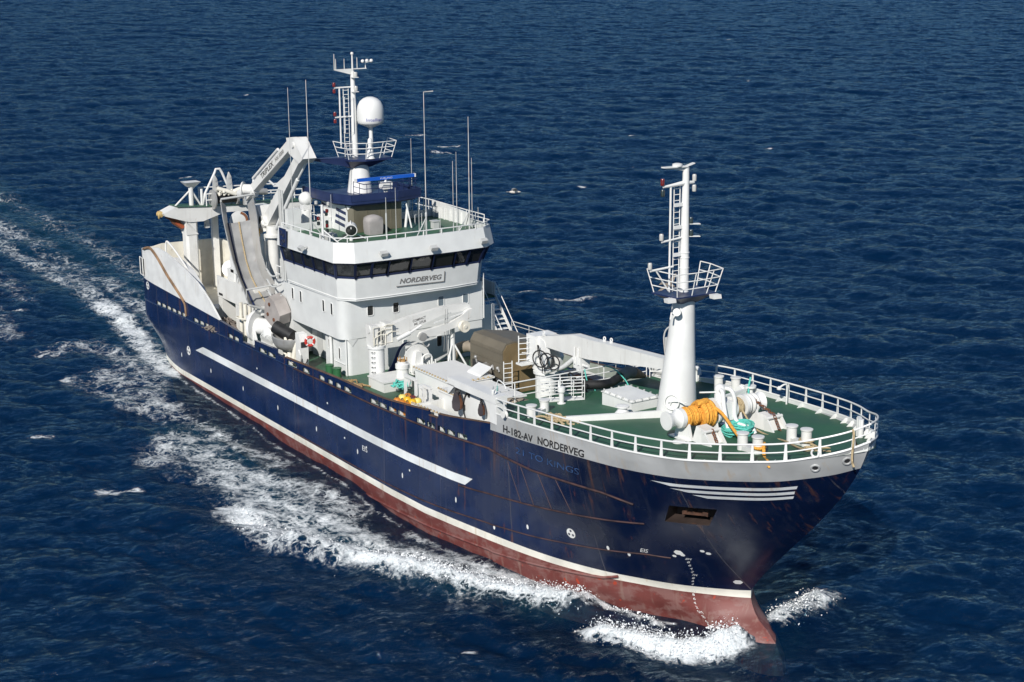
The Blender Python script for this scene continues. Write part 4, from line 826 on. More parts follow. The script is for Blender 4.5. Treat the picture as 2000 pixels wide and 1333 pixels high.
# ---- aerials on the bridge top
for x, y, z1, fat in ((-36.6,-5.45,21.4,0),(-34.42,-5.28,22.0,1),(-31.26,.93,21.16,1),(-32.0,4.48,19.4,1),(-31.22,3.1,17.41,0),(-31.35,2.92,16.85,0),(-32.84,5.2,16.7,0),(-33.3,-.73,14.69,2),(-32.64,-.41,15.35,0),(-31.83,2.25,14.32,0),(-31.53,4.83,13.79,0),(-33.37,1.63,14.17,0),(-34.16,-4.03,15.07,0),(-38.2,3.9,17.5,0),(-40.4,1.6,15.6,0)):
    a = MB(); zb = 12.25; zm_ = zb+(z1-zb)*(.16 if fat != 2 else .6)
    a.tube([(x,y,zb),(x,y,zm_)], .055 if fat else .03, 8); a.tube([(x,y,zm_),(x,y,zb+(z1-zb)*.5),(x,y,z1)], [.034,.026,.018] if fat else [.022,.018,.013], 6)
    if fat == 1:
        a.lathe((x,y,zm_-.05), (0,0,1), [(.07,0),(.07,.22),(.045,.26)], 8); a.tube([(x,y,zb+1.3),(x+.15,y-.9 if y > -3 else y+.9,zb)], .035, 6); a.tube([(x,y,zb+1.3),(x-.9,y+.25,zb)], .035, 6)
    if abs(x+31.26) < .01: a.tube([(x,y,z1),(x+.05,y+.62,z1+.02)], [.02,.035], 6)
    part(a, 'whip_antenna', GREYW, wheel)
lp = MB(); lp.tube([(-33.04,-5.2,12.25),(-33.04,-5.2,14.7)], .085, 10); lp.tube([(-33.04,-5.6,14.72),(-33.04,-4.8,14.55)], .03, 6); lp.tube([(-34.3,-5.2,13.95),(-33.04,-5.2,13.95)], .03, 6); lp.tube([(-33.04,-5.2,13.2),(-32.3,-4.4,12.3)], .045, 6); lmast = part(lp, 'light_post', CLEAN, wheel)
for k, (y, z) in enumerate(((-5.6,14.86),(-4.8,14.72),(-4.9,14.3),(-4.95,14.12),(-5.48,13.9),(-5.48,13.6),(-4.92,13.62),(-4.92,13.4),(-4.92,13.1))):
    b_ = MB(); b_.lathe((-33.0,y,z-.11), (0,0,1), [(.06,0),(.10,.03),(.10,.2),(.05,.23)], 10); part(b_, 'deck_signal_lamp', (LAMPG, LAMPG, LAMPR, LAMPD, LAMPR, LAMPD, LAMPD, LAMPR, LAMPD)[k], wheel)
sd_ = MB(); sd_.lathe((-39.7,-3.05,12.25), (0,0,1), [(.34,0),(.34,1.0),(.3,1.02),(.3,1.12)], 16); sd_.box(-39.98,-39.42,-3.33,-2.77,13.3,13.65); sd_.ball((-39.7,-3.05,14.0), .46, 18); part(sd_, 'satellite_dome', CLEAN, wheel)
sl_ = MB(); c = np.array((-33.45,-3.1,13.02)); d = np.array((.86,-.42,-.22)); d /= np.linalg.norm(d); sl_.lathe(c-d*.42, d, [(.12,0),(.30,.12),(.36,.3),(.36,.72),(.38,.74),(.38,.80)], 20, 0); sl_.lathe(c+d*.385, d, [(.33,0),(.30,.02),(.0,.03)], 20, 1)
sl_.torus(c, (-.42,-.86,0), .44, .03, 16, 6, math.pi, 2*math.pi, mi=0); sl_.cyl((c[0],c[1],12.25),(c[0],c[1],12.6), .12, n=10, mi=0); part(sl_, 'searchlight', [CLEAN, GLASS], wheel)
sx = MB(); sx.tube([(-33.3,-2.2,12.3),(-33.3,-3.4,12.95)], .035, 6); sx.tube([(-33.3,-4.2,12.3),(-33.3,-3.0,12.75)], .035, 6); part(sx, 'searchlight_brace', CLEAN, wheel)
CANV = paint('grey_canvas', (.34, .32, .31), .85, .15, bump=.05)
cv = MB(); cv.rings([[(-34.6+dx*f, -.95+dy*f*1.15, z) for dx, dy in ((-.42,-.42),(0,-.48),(.42,-.42),(.46,0),(.42,.42),(0,.46),(-.42,.42),(-.46,0))] for z, f in ((12.26,.92),(12.6,.98),(13.05,1.0),(13.3,.93),(13.42,.55),(13.47,.2))]); part(cv, 'canvas_cover', CANV, wheel, None, 60)
jb = MB(); jb.box(-34.6,-33.7,-4.6,-3.9,12.26,12.7); jb.box(-36.5,-35.9,.9,1.4,12.26,12.9); part(jb, 'equipment_box', GREYW, wheel, None, 0)
# ---- wing screen and stairs on the port side of the house
ws = MB(); ws.box(-32.55,-32.49,5.03,6.55,4.4,7.22); ws.box(-32.9,-32.55,6.49,6.55,4.4,7.22); part(ws, 'wing_screen', CLEAN, house, None, 0)
stt = MB()
for i in range(10): z = 4.55+.27*i; x = -31.9-.25*i; stt.box(x-.28, x, 6.75, 7.75, z, z+.05)
for y in (6.72, 7.78): stt.beam((-31.6,y,4.4), (-34.3,y,7.3), .06, .22)
for y in (6.72, 7.78): stt.tube([(-31.6,y,5.3),(-34.3,y,8.2),(-34.6,y,8.2),(-34.6,y,7.3)], .03, 6); stt.tube([(-31.6,y,4.5),(-31.6,y,5.3)], .03, 6)
part(stt, 'stairway', CLEAN, house, None, 0)
up = MB(); up.box(-39.5,-34.3,5.2,7.8,7.15,7.25); part(up, 'upper_deck', GREEN, house, None, 0)
sc_ = MB(); sc_.prism([(-34.4,7.82,7.2),(-38.6,7.82,7.2),(-38.6,7.82,8.3),(-34.4,7.82,8.1)], (0,.05,0)); sc_.cyl((-36.2,7.0,7.25),(-36.2,7.0,8.2), .35); part(sc_, 'side_screen', CLEAN, house, None, 0)
# ================================================================ foremast
FX_, FY_ = -6.31, .76
fm = MB(); N = 28; rings_ = []
for z, cx, cy, rx, ry in ((7.22,-6.42,.55,1.0,1.0),(7.5,-6.42,.56,.99,.98),(9.0,-6.38,.60,.86,.85),(11.0,-6.34,.70,.68,.68),(13.1,-6.31,.80,.52,.54)):
    rings_.append([(cx+rx*math.cos(6.2832*k/N), cy+ry*math.sin(6.2832*k/N), z) for k in range(N)])
fm.rings(rings_); fore = part(fm, 'foremast', CLEAN)
em_ = MB(); ec = np.array((-5.85,-.19,8.15)); en = np.array((.5,-.85,.12)); en /= np.linalg.norm(en); em_.torus(ec+en*.04, en, .36, .03, 24, 6)
u = np.cross(en, (0,0,1.0)); u /= np.linalg.norm(u); w_ = np.cross(u, en)
P = [ec+en*.07-u*.78*q+w_*h for q, h in ((1.0,.10),(.8,.02),(.45,.10),(.1,.06),(-.25,-.02))]; em_.tube(P, [.02,.03,.035,.035,.02], 6); em_.tube([ec+en*.07+u*.02+w_*.04, ec+en*.07+u*.06-w_*.14], [.03,.02], 6); part(em_, 'mast_emblem', CLEAN, fore)
lm = MB(); c = np.array((-5.95,.18,12.55)); lm.cyl(c, c+np.array((.25,-.3,.1)), .16, .19, 14); lm.tube([c, c+np.array((.1,-.5,.05)), c+np.array((.1,-.55,-.25))], .05, 6); part(lm, 'mast_floodlight', CLEAN, fore)
pf = MB(); pf.hexa([(-6.6,.2,12.95),(-5.9,.3,12.95),(-5.9,1.3,12.95),(-6.7,1.4,12.95),(-7.0,-.55,13.38),(-5.35,-.35,13.38),(-5.35,1.9,13.38),(-7.0,2.1,13.38)]); pf.prism([(-7.05,-.6,13.38),(-5.3,-.4,13.38),(-5.3,1.95,13.38),(-7.05,2.15,13.38)], (0,0,.07))
fplat = part(pf, 'mast_platform', NAVY, fore, None, 0)
for c in ((-5.6,-.62,13.30),(-5.1,1.75,13.30)):
    fl = MB(); c = np.array(c); fl.obox(c, (.16,0,0), (.03,.22,0), (0,-.02,.10)); fl.cyl(c, c+np.array((-.3,.2,.05)), .05, n=8); part(fl, 'mast_floodlight', CLEAN, fore, None, 0)
basket('mast_railing', [(-7.0,-.5),(-5.4,-.35),(-5.35,.5),(-5.35,1.4),(-5.35,1.95),(-6.4,2.15),(-7.0,2.15)], 13.45, .30, (.35,.75,1.15), fore, CLEAN, (-6.4,.6))
po = MB(); po.tube([(FX_,FY_+.02,13.4),(FX_,FY_+.02,16.5),(FX_,FY_+.02,19.45)], [.24,.20,.155], 14)
for z in (14.6,15.1,15.35): po.lathe((FX_,FY_+.02,z), (0,0,1), [(.245,0),(.245,.03)], 14)
part(po, 'mast_pole', CLEAN, fore)
ya = MB(); ya.tube([(FX_,-.58,18.62),(FX_,FY_,18.72)], [.05,.12], 8); ya.tube([(FX_,FY_,18.72),(FX_,1.28,18.70)], [.12,.06], 8); ya.prism([(FX_-.12,-.62,19.52),(FX_+.12,-.62,19.52),(FX_+.2,FY_,19.48),(FX_-.2,FY_,19.48)], (0,0,.05)); ya.hexa([(FX_-.03,-.5,19.5),(FX_+.03,-.5,19.5),(FX_+.05,.7,19.3),(FX_-.05,.7,19.3),(FX_-.03,-.5,19.53),(FX_+.03,-.5,19.53),(FX_+.05,.7,19.5),(FX_-.05,.7,19.5)]); ya.beam((FX_,FY_,19.5),(FX_,1.25,19.62), .2, .04); ya.lathe((FX_,.25,19.55), (0,0,1), [(.24,0),(.24,.1),(.12,.14)], 14)
ya.tube([(FX_,-.62,16.0),(FX_,FY_,16.12)], .05, 8); ya.tube([(FX_,-1.28,14.68),(FX_,.1,14.75)], .055, 8); ya.tube([(FX_,-.95,14.68),(FX_,-.1,13.5)], .04, 8); ya.tube([(FX_,-.12,13.5),(FX_,-.12,18.65)], .05, 8)
for z in (15.3,16.62,17.7): ya.beam((FX_,.1,z),(FX_,FY_,z), .10, .16)
for z in (16.75,16.15): ya.beam((FX_+.1,.95,z),(FX_+.3,1.45,z-.02), .25, .03)
part(ya, 'mast_yard', CLEAN, fore)
ladder('mast_ladder', (FX_-.12,.18,13.5), (FX_-.12,.18,18.6), (0,.36,0), fore, 18)
for y, z, m in ((-.62,18.86,LAMPR),(-.60,18.34,LAMPD),(1.30,18.92,LAMPG),(1.30,18.42,LAMPG),(-.64,16.24,LAMPG),(-1.30,14.92,LAMPG),(1.02,16.9,LAMPD),(1.04,16.3,LAMPD)):
    lm = MB(); lm.lathe((FX_+(.15 if y > .9 and z < 17 else 0),y,z-.17), (0,0,1), [(.07,0),(.10,.02),(.105,.28),(.08,.33)], 10); part(lm, 'navigation_lamp', m, fore)
# ================================================================ foredeck fittings
hc = MB(); hc.box(-10.65,-8.2,-.85,.85,6.95,7.66, 0); hc.box(-10.70,-8.15,-.90,.90,7.66,7.70, 0); hc.box(-10.6,-8.25,-.8,.8,7.70,7.76, 0)
hatch = part(hc, 'deck_hatch', CLEAN, None, None, 0); dg = MB()
for i in range(5):
    for y in (-.88,.88): x = -10.5+.53*i; dg.obox((x,y,7.74), (.02,0,0), (0,.05,0), (0,0,.05))
for i in range(4):
    for x in (-10.68,-8.17): y = -.7+.46*i; dg.obox((x,y,7.74), (.05,0,0), (0,.02,0), (0,0,.05))
part(dg, 'hatch_dog', GREYW, hatch, None, 0)
bwk = MB()
for a, b in (((-8.85,-4.35),(-6.3,-.35)),((-6.35,1.6),(-7.1,5.6))):
    pa = np.array((a[0],a[1],zd(a[0])+.12)); pb = np.array((b[0],b[1],zd(b[0])+.17)); bwk.beam(pa, pb, .16, .28, h2=.36)
part(bwk, 'breakwater', CLEAN, None, None, 0)
mv = MB(); z = zd(-7.7); mv.lathe((-7.75,-1.75,z), (0,0,1), [(.50,0),(.42,.14),(.24,.36),(.23,.48),(.34,.50),(.34,.57),(.1,.62)], 18); part(mv, 'mushroom_vent', CLEAN)
def bollard(x0, y0, x1, y1, h=.78, r=.235, mats=None):
    m = MB(); za, zb = zd(x0), zd(x1); m.beam((x0,y0,za+.1),(x1,y1,zb+.1), .34, .22)
    for x, y, z in ((x0,y0,za),(x1,y1,zb)): m.lathe((x,y,z), (0,0,1), [(r,0),(r,h-.06),(r+.05,h-.05),(r+.05,h),(r*.6,h+.02)], 18)
    return part(m, 'bollard', mats or WHITE)
bollard(1.18,-1.84,2.30,-1.95); bollard(1.75,.55,2.90,.35); bollard(-10.95,-4.98,-11.6,-3.75, .62); bollard(-9.2,5.6,-8.3,6.0, .7)
pbt = MB()
for x, y in ((3.3,3.15),(3.65,2.9)): pbt.cyl((x,y,zd(x)),(x,y,zd(x)+.85), .13, n=14)
pbt.beam((3.2,3.2,zd(3.3)+.75),(3.8,2.8,zd(3.3)+.75), .12, .3); part(pbt, 'mooring_bitts', CLEAN)
rl_ = MB(); c = np.array((-7.0,5.85,zd(-7))); rl_.lathe(c, (0,0,1), [(.34,0),(.34,.05),(.14,.1),(.14,.35),(.3,.4),(.3,.5)], 16); rl_.lathe(c+np.array((-.8,.1,.1)), (.3,-1,0), [(.22,0),(.22,.06),(.12,.1),(.12,.2),(.22,.24),(.22,.3)], 14); part(rl_, 'roller_fairlead', CLEAN)
gv = MB(); gv.tube(smoothpath([(-11.6,6.1,zd(-11.6)),(-11.6,6.1,7.45),(-11.45,6.0,7.7),(-11.15,5.9,7.65),(-11.05,5.85,7.4)], 4), .11, 10); part(gv, 'goose_neck_vent', CLEAN)
gv = MB(); z = zd(-4.2); gv.tube(smoothpath([(-4.2,5.75,z),(-4.2,5.75,z+.9),(-4.2,5.6,z+1.05),(-4.25,5.35,z+.95)], 4), .045, 8); gv.lathe((-4.27,5.3,z+.98), (0,0,-1), [(.05,0),(.13,.08),(.12,.16)], 10); part(gv, 'deck_lamp', CLEAN)
# windlass: shaft across the deck with warping heads, drums and brakes
wl = MB()
def wz(x): return zd(x)+1.02
WX = -2.35; Z0 = wz(WX)+.02
wl.cyl((WX,-3.0,Z0),(WX,2.3,Z0), .10, n=12)
wind = part(wl, 'windlass', CLEAN)
for y, s in ((-3.35,1),(2.35,-1)):
    wd_ = MB(); wd_.lathe((WX,y,Z0), (0,s,0), [(.44,0),(.43,.06),(.33,.22),(.30,.40),(.36,.58),(.46,.66),(.46,.72)] if s > 0 else [(.46,0),(.43,.05),(.31,.22),(.30,.42),(.42,.6),(.43,.66)], 24)
    if s > 0: wd_.lathe((WX,y-.01,Z0), (0,1,0), [(.36,0),(.05,.28)], 20)
    part(wd_, 'warping_head', CLEAN, wind)
for y0, y1, r in ((-2.62,-2.45,.46),(-.62,-.50,.62),(.45,.55,.52),(1.15,1.28,.50)):
    fl = MB(); fl.cyl((WX,y0,Z0),(WX,y1,Z0), r, n=28); part(fl, 'drum_flange', CLEAN, wind)
gy = MB()
for y in (1.4,1.65,1.9): gy.torus((WX,y,Z0), (0,1,0), .38, .10, 20, 8)
gy.cyl((WX,1.3,Z0),(WX,2.0,Z0), .34, n=18); part(gy, 'chain_gypsy', WHITE, wind)
for y in (-2.35,-.75,.75,1.75):
    fr_ = MB(); z = zd(WX); fr_.prism([(WX-.65,y,z),(WX+.65,y,z),(WX+.25,y,Z0+.15),(WX-.25,y,Z0+.15)], (0,.10,0)); fr_.box(WX-.8,WX+.8,y-.2,y+.3,z,z+.06); part(fr_, 'winch_frame', CLEAN, wind, None, 0)
gb = MB(); gb.box(WX-.45,WX+.45,-.35,.38,Z0-.45,Z0+.42); gb.cyl((WX-.1,-.1,Z0+.3),(WX-.1,-.1,Z0+.95), .26, n=16); gb.ball((WX-.1,-.1,Z0+.95), .27, 12); gb.tube([(WX-.1,-.3,Z0+.85),(WX-.5,-1.0,Z0+.85)], .04, 6); part(gb, 'gear_case', CLEAN, wind)
pp = MB(); pp.tube(smoothpath([(WX+.1,-.25,Z0+1.0),(WX+.35,-.32,Z0+.9),(WX+.55,-.38,Z0+.3),(WX+.9,-.45,Z0-.5),(WX+1.2,-.5,Z0-.95)], 5), .10, 10); pp.tube(smoothpath([(WX+.0,.1,Z0+1.0),(WX+.35,.2,Z0+.95),(WX+.5,.3,Z0+.5),(WX+.5,.34,Z0-.3),(WX+.8,.4,Z0-.6),(WX+1.5,.5,Z0-.62),(WX+1.75,.5,Z0-.85)], 5), .10, 10); part(pp, 'hydraulic_pipe', CLEAN, wind)
for y in (-2.0,1.75):                                # hawse covers with the cables running down
    gd = MB(); x = -1.05; z = zd(x); gd.hexa([(x-.55,y-.42,z),(x+.55,y-.42,z),(x+.55,y+.42,z),(x-.55,y+.42,z),(x-.42,y-.30,z+.72),(x+.18,y-.30,z+.66),(x+.18,y+.30,z+.66),(x-.42,y+.30,z+.72)]); gd.prism([(x+.2,y-.48,z),(x+.9,y-.48,z),(x+.35,y-.48,z+.62),(x+.1,y-.48,z+.7)], (0,.08,0)); gd.prism([(x+.2,y+.40,z),(x+.9,y+.40,z),(x+.35,y+.40,z+.62),(x+.1,y+.40,z+.7)], (0,.08,0)); gd.cyl((x+.3,y-.5,z+.62),(x+.3,y+.5,z+.62), .08, n=10); part(gd, 'hawse_cover', WHITE, wind, None, 0)
    ch = MB(); A = np.array((WX+.3,y,Z0+.2)); B = np.array((x+.3,y,z+.75)); C_ = np.array((x+.75,y,z+.05))
    pts = ([A+(B-A)*q for q in np.linspace(0, 1, 9)] if y > 0 else [])+[B+(C_-B)*q for q in np.linspace(.15, 1, 6)]; n_a = 9 if y > 0 else 0
    for i, p in enumerate(pts):
        d = (B-A) if i < n_a else (C_-B); d = d/np.linalg.norm(d); sd = np.array((0,1.0,0)) if i % 2 else np.cross(d, (0,1.0,0)); ch.torus(p, np.cross(d, sd), .075, .028, 10, 5)
    part(ch, 'anchor_chain', RUST, wind)
    bs_ = MB(); bs_.lathe((WX+.4,y-.9,zd(WX)), (0,0,1), [(.3,0),(.3,.1),(.2,.14)], 14); part(bs_, 'chain_pipe', RUST if y > 0 else WHITE, wind)
# fenced stair well and lamp post
fc = MB(); z = 6.76
A = [(-13.35,-2.85),(-12.4,-.70),(-12.95,-.45),(-13.9,-2.55)]
for h in (.05,.42,.78,1.12): fc.tube([(x, y, z+h) for x, y in A], .024, 6, True)
for i in range(4):
    a, b = np.array(A[i]), np.array(A[(i+1) % 4]); k = max(1, round(np.linalg.norm(b-a)/.6))
    for j in range(k): p = a+(b-a)*j/k; fc.tube([(p[0],p[1],z),(p[0],p[1],z+1.12)], .022, 6)
fc.prism([(x, y, z) for x, y in A], (0,0,.04)); part(fc, 'stairwell_fence', CLEAN)
pl_ = MB(); pl_.lathe((-12.45,-2.12,zd(-12.45)), (0,0,1), [(.22,0),(.22,.04),(.13,.06),(.13,.62),(.2,.64),(.2,.9),(.1,.92)], 14); pl_.tube([(-12.55,-2.2,zd(-12.5)+.9),(-12.55,-2.2,zd(-12.5)+1.25)], .06, 8); part(pl_, 'sounding_post', CLEAN)
# ================================================================ working deck forward of the house
def polyx(mb, P, x0, x1, mi=None): mb.prism([(x0, y, z) for y, z in P], (x1-x0, 0, 0), mi)
# stores crane against the house front
cb = MB(); cb.lathe((-28.97,-3.98,4.4), (0,0,1), [(.48,0),(.48,2.15),(.56,2.18),(.56,2.34),(.42,2.36),(.40,2.6)], 24); crane1 = part(cb, 'stores_crane', CLEAN)
rg = MB()
for i in range(6): z = 4.9+.3*i; rg.tube([(-28.72,-4.36,z),(-28.62,-4.52,z),(-28.5,-4.42,z),(-28.58,-4.28,z)], .018, 5)
part(rg, 'rung', DARK, crane1)
hs = MB(); hs.box(-29.3,-28.55,-4.45,-4.05,6.75,8.0); hs.box(-29.35,-28.5,-3.5,-3.1,6.75,8.05); hs.box(-29.4,-29.2,-4.4,-3.2,6.75,7.9); hs.cyl((-29.0,-4.5,7.75),(-29.0,-3.0,7.75), .26, n=16); part(hs, 'slewing_head', WHITE, crane1, None, 0)
hy = MB()
for y, z in ((-4.35,7.0),(-4.15,7.3),(-3.9,7.55),(-3.6,7.1)): hy.tube([(-28.5,y,6.8),(-28.46,y,z+.3),(-28.46,y+.4,z+.45),(-28.46,y+.9,z+.4)], .03, 6)
hy.tube([(-28.48,-4.4,6.9),(-28.48,-3.15,6.9),(-28.48,-3.15,7.9),(-28.48,-4.4,7.9)], .025, 6, True)
part(hy, 'hydraulic_pipe', CREAM, crane1)
jb = MB(); polyx(jb, [(-3.4,6.95),(-3.4,7.75),(-2.0,8.12),(.6,8.46),(2.35,8.46),(2.55,8.25),(2.2,8.05),(.5,7.98),(-1.6,7.35)], -29.22, -28.82); part(jb, 'jib', WHITE, crane1, None, 0)
jo = MB(); polyx(jo, [(2.45,8.2),(2.1,7.35),(1.3,7.18),(-.9,6.72),(-1.3,6.9),(-1.15,7.2),(.9,7.52),(1.7,7.85),(2.1,8.1)], -28.78, -28.5); part(jo, 'folding_jib', WHITE, crane1, None, 0)
wc = MB(); wc.cyl((-28.45,1.75,7.2),(-28.2,1.75,7.2), .36, n=20); wc.cyl((-28.2,1.75,7.2),(-28.15,1.75,7.2), .12, n=10); part(wc, 'jib_winch', CREAM, crane1)
hk = MB(); hk.cyl((-28.45,-1.15,6.95),(-28.25,-1.15,6.95), .26, n=16); hk.tube(smoothpath([(-28.35,-1.15,6.6),(-28.35,-1.05,6.4),(-28.35,-.85,6.3),(-28.35,-.7,6.45)], 4), .05, 6); part(hk, 'hook', GREYM, crane1)
rm = MB(); rm.tube([(-28.6,-2.8,6.95),(-28.6,-1.9,7.25)], .13, 10); rm.tube([(-28.6,-1.9,7.25),(-28.6,-1.1,7.6)], .07, 8); rm.beam((-28.6,-.2,7.62),(-28.6,1.9,7.98), .06, .08); part(rm, 'hydraulic_ram', CLEAN, crane1)
letter_mesh('crane_lettering', 'COMPACT', lambda fx, fy: (-28.81, -1.55+.9*fx, 7.80+.15*fx+.15*fy), INKG, crane1); letter_mesh('crane_lettering', 'ML 27LB', lambda fx, fy: (-28.81, -1.45+.8*fx, 7.60+.13*fx+.14*fy), INKG, crane1)
# tank, capstan, hose reel, derrick post
tb = MB(); tb.box(-28.4,-26.5,-4.85,-3.0,4.4,5.05, 0); tb.box(-28.45,-26.45,-4.9,-2.95,5.05,5.13, 0); part(tb, 'deck_locker', WHITE, None, None, 0)
cp = MB(); cp.lathe((-27.04,-3.31,4.45), (0,0,1), [(.40,0),(.38,.6),(.36,1.15),(.42,1.2),(.42,1.45),(.3,1.5),(.3,1.62)], 20, 0); cp.lathe((-27.04,-3.31,6.05), (0,0,1), [(.2,0),(.2,.12)], 12, 1)
for k in range(6): a = k*1.047; cp.cyl((-27.04+.26*math.cos(a),-3.31+.26*math.sin(a),6.0),(-27.04+.26*math.cos(a),-3.31+.26*math.sin(a),6.3), .035, n=6, mi=1)
part(cp, 'capstan', [WHITE, paint('brass_paint', (.38,.22,.08), .5, .2)])
hr = MB(); hr.lathe((-29.75,-1.1,5.40), (1,0,0), [(.98,0),(.98,.06),(.3,.07),(.3,.5),(.9,.51),(.9,.56)], 32); hr.box(-29.9,-28.9,-1.4,-.2,4.4,4.7); hr.prism([(-29.2,-1.55,4.5),(-29.2,-.75,4.5),(-29.2,-.95,5.9),(-29.2,-1.3,5.9)], (.3,0,0)); reel = part(hr, 'hose_reel', CLEAN)
hp = MB(); hp.tube(smoothpath([(-28.85,-.9,4.7),(-28.85,-.9,5.5),(-28.8,-.6,5.7),(-28.8,-.3,5.5),(-28.8,-.3,4.7)], 4), .06, 8)
for i in range(5): hp.tube([(-28.8,-.6+.14*i,4.5),(-28.8,-.6+.14*i,5.2+.1*(i % 3))], .05, 8); hp.lathe((-28.8,-.6+.14*i,4.9+.15*(i % 2)), (1,0,0), [(.09,-.08),(.09,.1)], 10)
hp.box(-29.0,-28.5,-1.6,-.8,4.7,5.15); part(hp, 'valve_manifold', CLEAN, reel)
bh = MB()
for k in range(7): s = .07*k; bh.tube(smoothpath([(-30.3-s*.4,-2.6+s,4.45),(-30.4,-2.1+s,5.0),(-30.3,-1.7+s*.8,5.9),(-30.1,-1.3+s*.5,6.25),(-29.95,-.9+s*.3,6.0)], 4), .05, 7)
part(bh, 'hydraulic_hose', paint('blue_hose', (.012,.03,.13), .5, .2), reel)
dp_ = MB(); dp_.tube([(-29.0,1.3,4.4),(-29.0,1.3,6.0),(-29.0,1.3,7.2)], [.22,.17,.14], 14); dp_.beam((-29.0,.85,7.22),(-29.0,1.6,7.22), .2, .1); dp_.tube([(-29.0,1.3,6.2),(-28.2,.3,4.4)], .06, 8); dp_.tube([(-29.0,1.3,6.2),(-28.2,2.0,4.4)], .06, 8); dp_.tube([(-28.9,.95,7.0),(-28.9,.9,4.5)], .03, 6); part(dp_, 'derrick_post', CLEAN)
wr = MB(); wr.tube([(-28.35,-1.15,6.9),(-28.6,1.0,6.75),(-29,1.35,7.15),(-28.4,2.3,7.7)], .018, 5); wr.tube([(-28.5,.55,8.4),(-28.6,.45,5.75)], .018, 5); wr.tube([(-28.5,.70,8.4),(-28.6,.6,5.75)], .018, 5); part(wr, 'crane_wire', GREYM, crane1)
# hatch houses and coamings on the starboard side
hh = MB(); hh.box(-25.2,-21.0,-3.5,-.9,4.5,6.05); hh.box(-25.3,-20.9,-3.6,-.8,6.05,6.14); hh.prism([(-22.6,-1.6,6.14),(-21.2,-1.6,6.14),(-21.2,-.9,6.5),(-22.6,-.9,6.5)], (0,.1,.1)); hhouse = part(hh, 'hatch_house', CLEAN, None, None, 0)
hl = MB(); hl.box(-21.0,-17.3,-4.4,-1.2,4.6,5.9); hl.box(-21.05,-17.2,-4.5,-1.1,5.9,5.98); part(hl, 'hatch_house', CLEAN, None, None, 0)
cm = MB(); cm.prism([(-20.6,-6.4,4.7),(-17.0,-6.15,4.7),(-13.4,-5.75,4.9),(-13.4,-5.6,4.9),(-17,-6.0,4.7),(-20.6,-6.25,4.7)], (0,0,.9)); cm.prism([(-20.6,-6.25,5.3),(-17.0,-6.0,5.3),(-13.4,-5.6,5.3),(-13.4,-5.0,5.3),(-20.6,-5.2,5.3)], (0,0,.06)); cm.box(-20.6,-20.5,-6.3,-4.4,4.7,5.5); cm.box(-22.6,-20.6,-5.1,-4.5,4.6,5.15); coam = part(cm, 'coaming', WHITE, None, None, 0)
lc_ = MB()
for a, b, n in (((-20.5,-6.38,5.63),(-17.0,-6.13,5.63),12),((-17.0,-6.13,5.63),(-13.5,-5.75,5.82),12),((-21.0,-4.42,6.02),(-17.2,-4.48,6.02),14),((-25.2,-3.58,6.16),(-21.0,-3.58,6.16),14),((-20.9,-3.58,6.16),(-20.9,-.9,6.16),8)):
    a, b = np.array(a), np.array(b); P = [a+(b-a)*i/(4*n)+np.array((0,.0,-.05*abs(math.sin(math.pi*i/4)))) for i in range(4*n+1)]; lc_.tube(P, .022, 5)
    for i in range(n): p = a+(b-a)*i/n; lc_.ball(p, .06, 6)
part(lc_, 'lashing_line', R_TAN, coam)
gp_ = MB()
for x0, x1, y, z1 in ((-24.4,-23.2,-4.6,6.0),(-22.9,-22.2,-4.5,5.7),(-21.6,-20.9,-5.0,6.1)):
    gp_.beam((x0,y,4.6),(x0,y,z1), .14, .14, up=(1,0,0)); gp_.beam((x1,y,4.6),(x1,y,z1), .14, .14, up=(1,0,0)); gp_.beam((x0-.07,y,z1),(x1+.07,y,z1), .16, .16)
gp_.prism([(-24.3,-4.6,5.9),(-23.8,-4.6,5.9),(-24.05,-4.6,5.4)], (0,.06,0)); part(gp_, 'roller_frame', CLEAN, None, None, 0)
pp_ = MB(); pp_.cyl((-22.6,-2.6,4.9),(-21.2,-4.0,4.9), .32, n=16); pp_.cyl((-23.4,-4.1,5.0),(-22.0,-4.3,5.0), .14, n=12); part(pp_, 'pipe_section', WHITE)
# gallows frame at the break of the forecastle, with its round door
gl_ = MB(); gl_.box(-17.0,-12.35,-6.2,-5.50,7.46,7.84); gl_.box(-12.95,-12.35,-6.16,-5.55,6.40,7.5); gl_.box(-12.95,-12.35,-6.0,-5.55,5.0,6.40); gl_.prism([(-17.0,-6.2,7.5),(-16.3,-6.2,7.5),(-17.0,-6.2,6.9)], (0,.7,0)); gl_.prism([(-12.95,-6.15,7.5),(-13.6,-6.15,7.5),(-12.95,-6.15,6.8)], (0,.12,0)); gal = part(gl_, 'gallows', CLEAN, None, None, 0)
gw = MB(); gw.box(-17.0,-13.0,-5.58,-5.50,4.7,7.46); gw.box(-17.0,-14.2,-5.5,-4.4,4.7,6.6); part(gw, 'gallows_wall', WHITE, gal, None, 0)
rd_ = MB(); c = np.array((-15.2,-5.59,6.3)); rd_.lathe(c, (0,-1,0), [(1.05,0),(1.02,.08),(.9,.1),(0,.12)], 32, 0); rd_.torus(c+np.array((0,-.07,0)), (0,1,0), 1.08, .07, 30, 6, 1.8, 4.6, mi=1)
for a in (2.1,3.14,4.2,.6): rd_.obox(c+np.array((.95*math.cos(a),-.12,.95*math.sin(a))), (.07,0,.0), (0,.04,0), (0,0,.15), 1)
part(rd_, 'round_door', [CLEAN, DARK], gal)
pe = MB(); pe.torus((-12.75,-6.0,8.0), (1,.4,0), .11, .04, 12, 6); pe.tube(smoothpath([(-14.2,-4.95,7.85),(-14.0,-4.95,8.15),(-13.5,-4.95,8.05),(-13.3,-4.95,7.85)], 4), .03, 6); part(pe, 'pad_eye', CLEAN, gal)
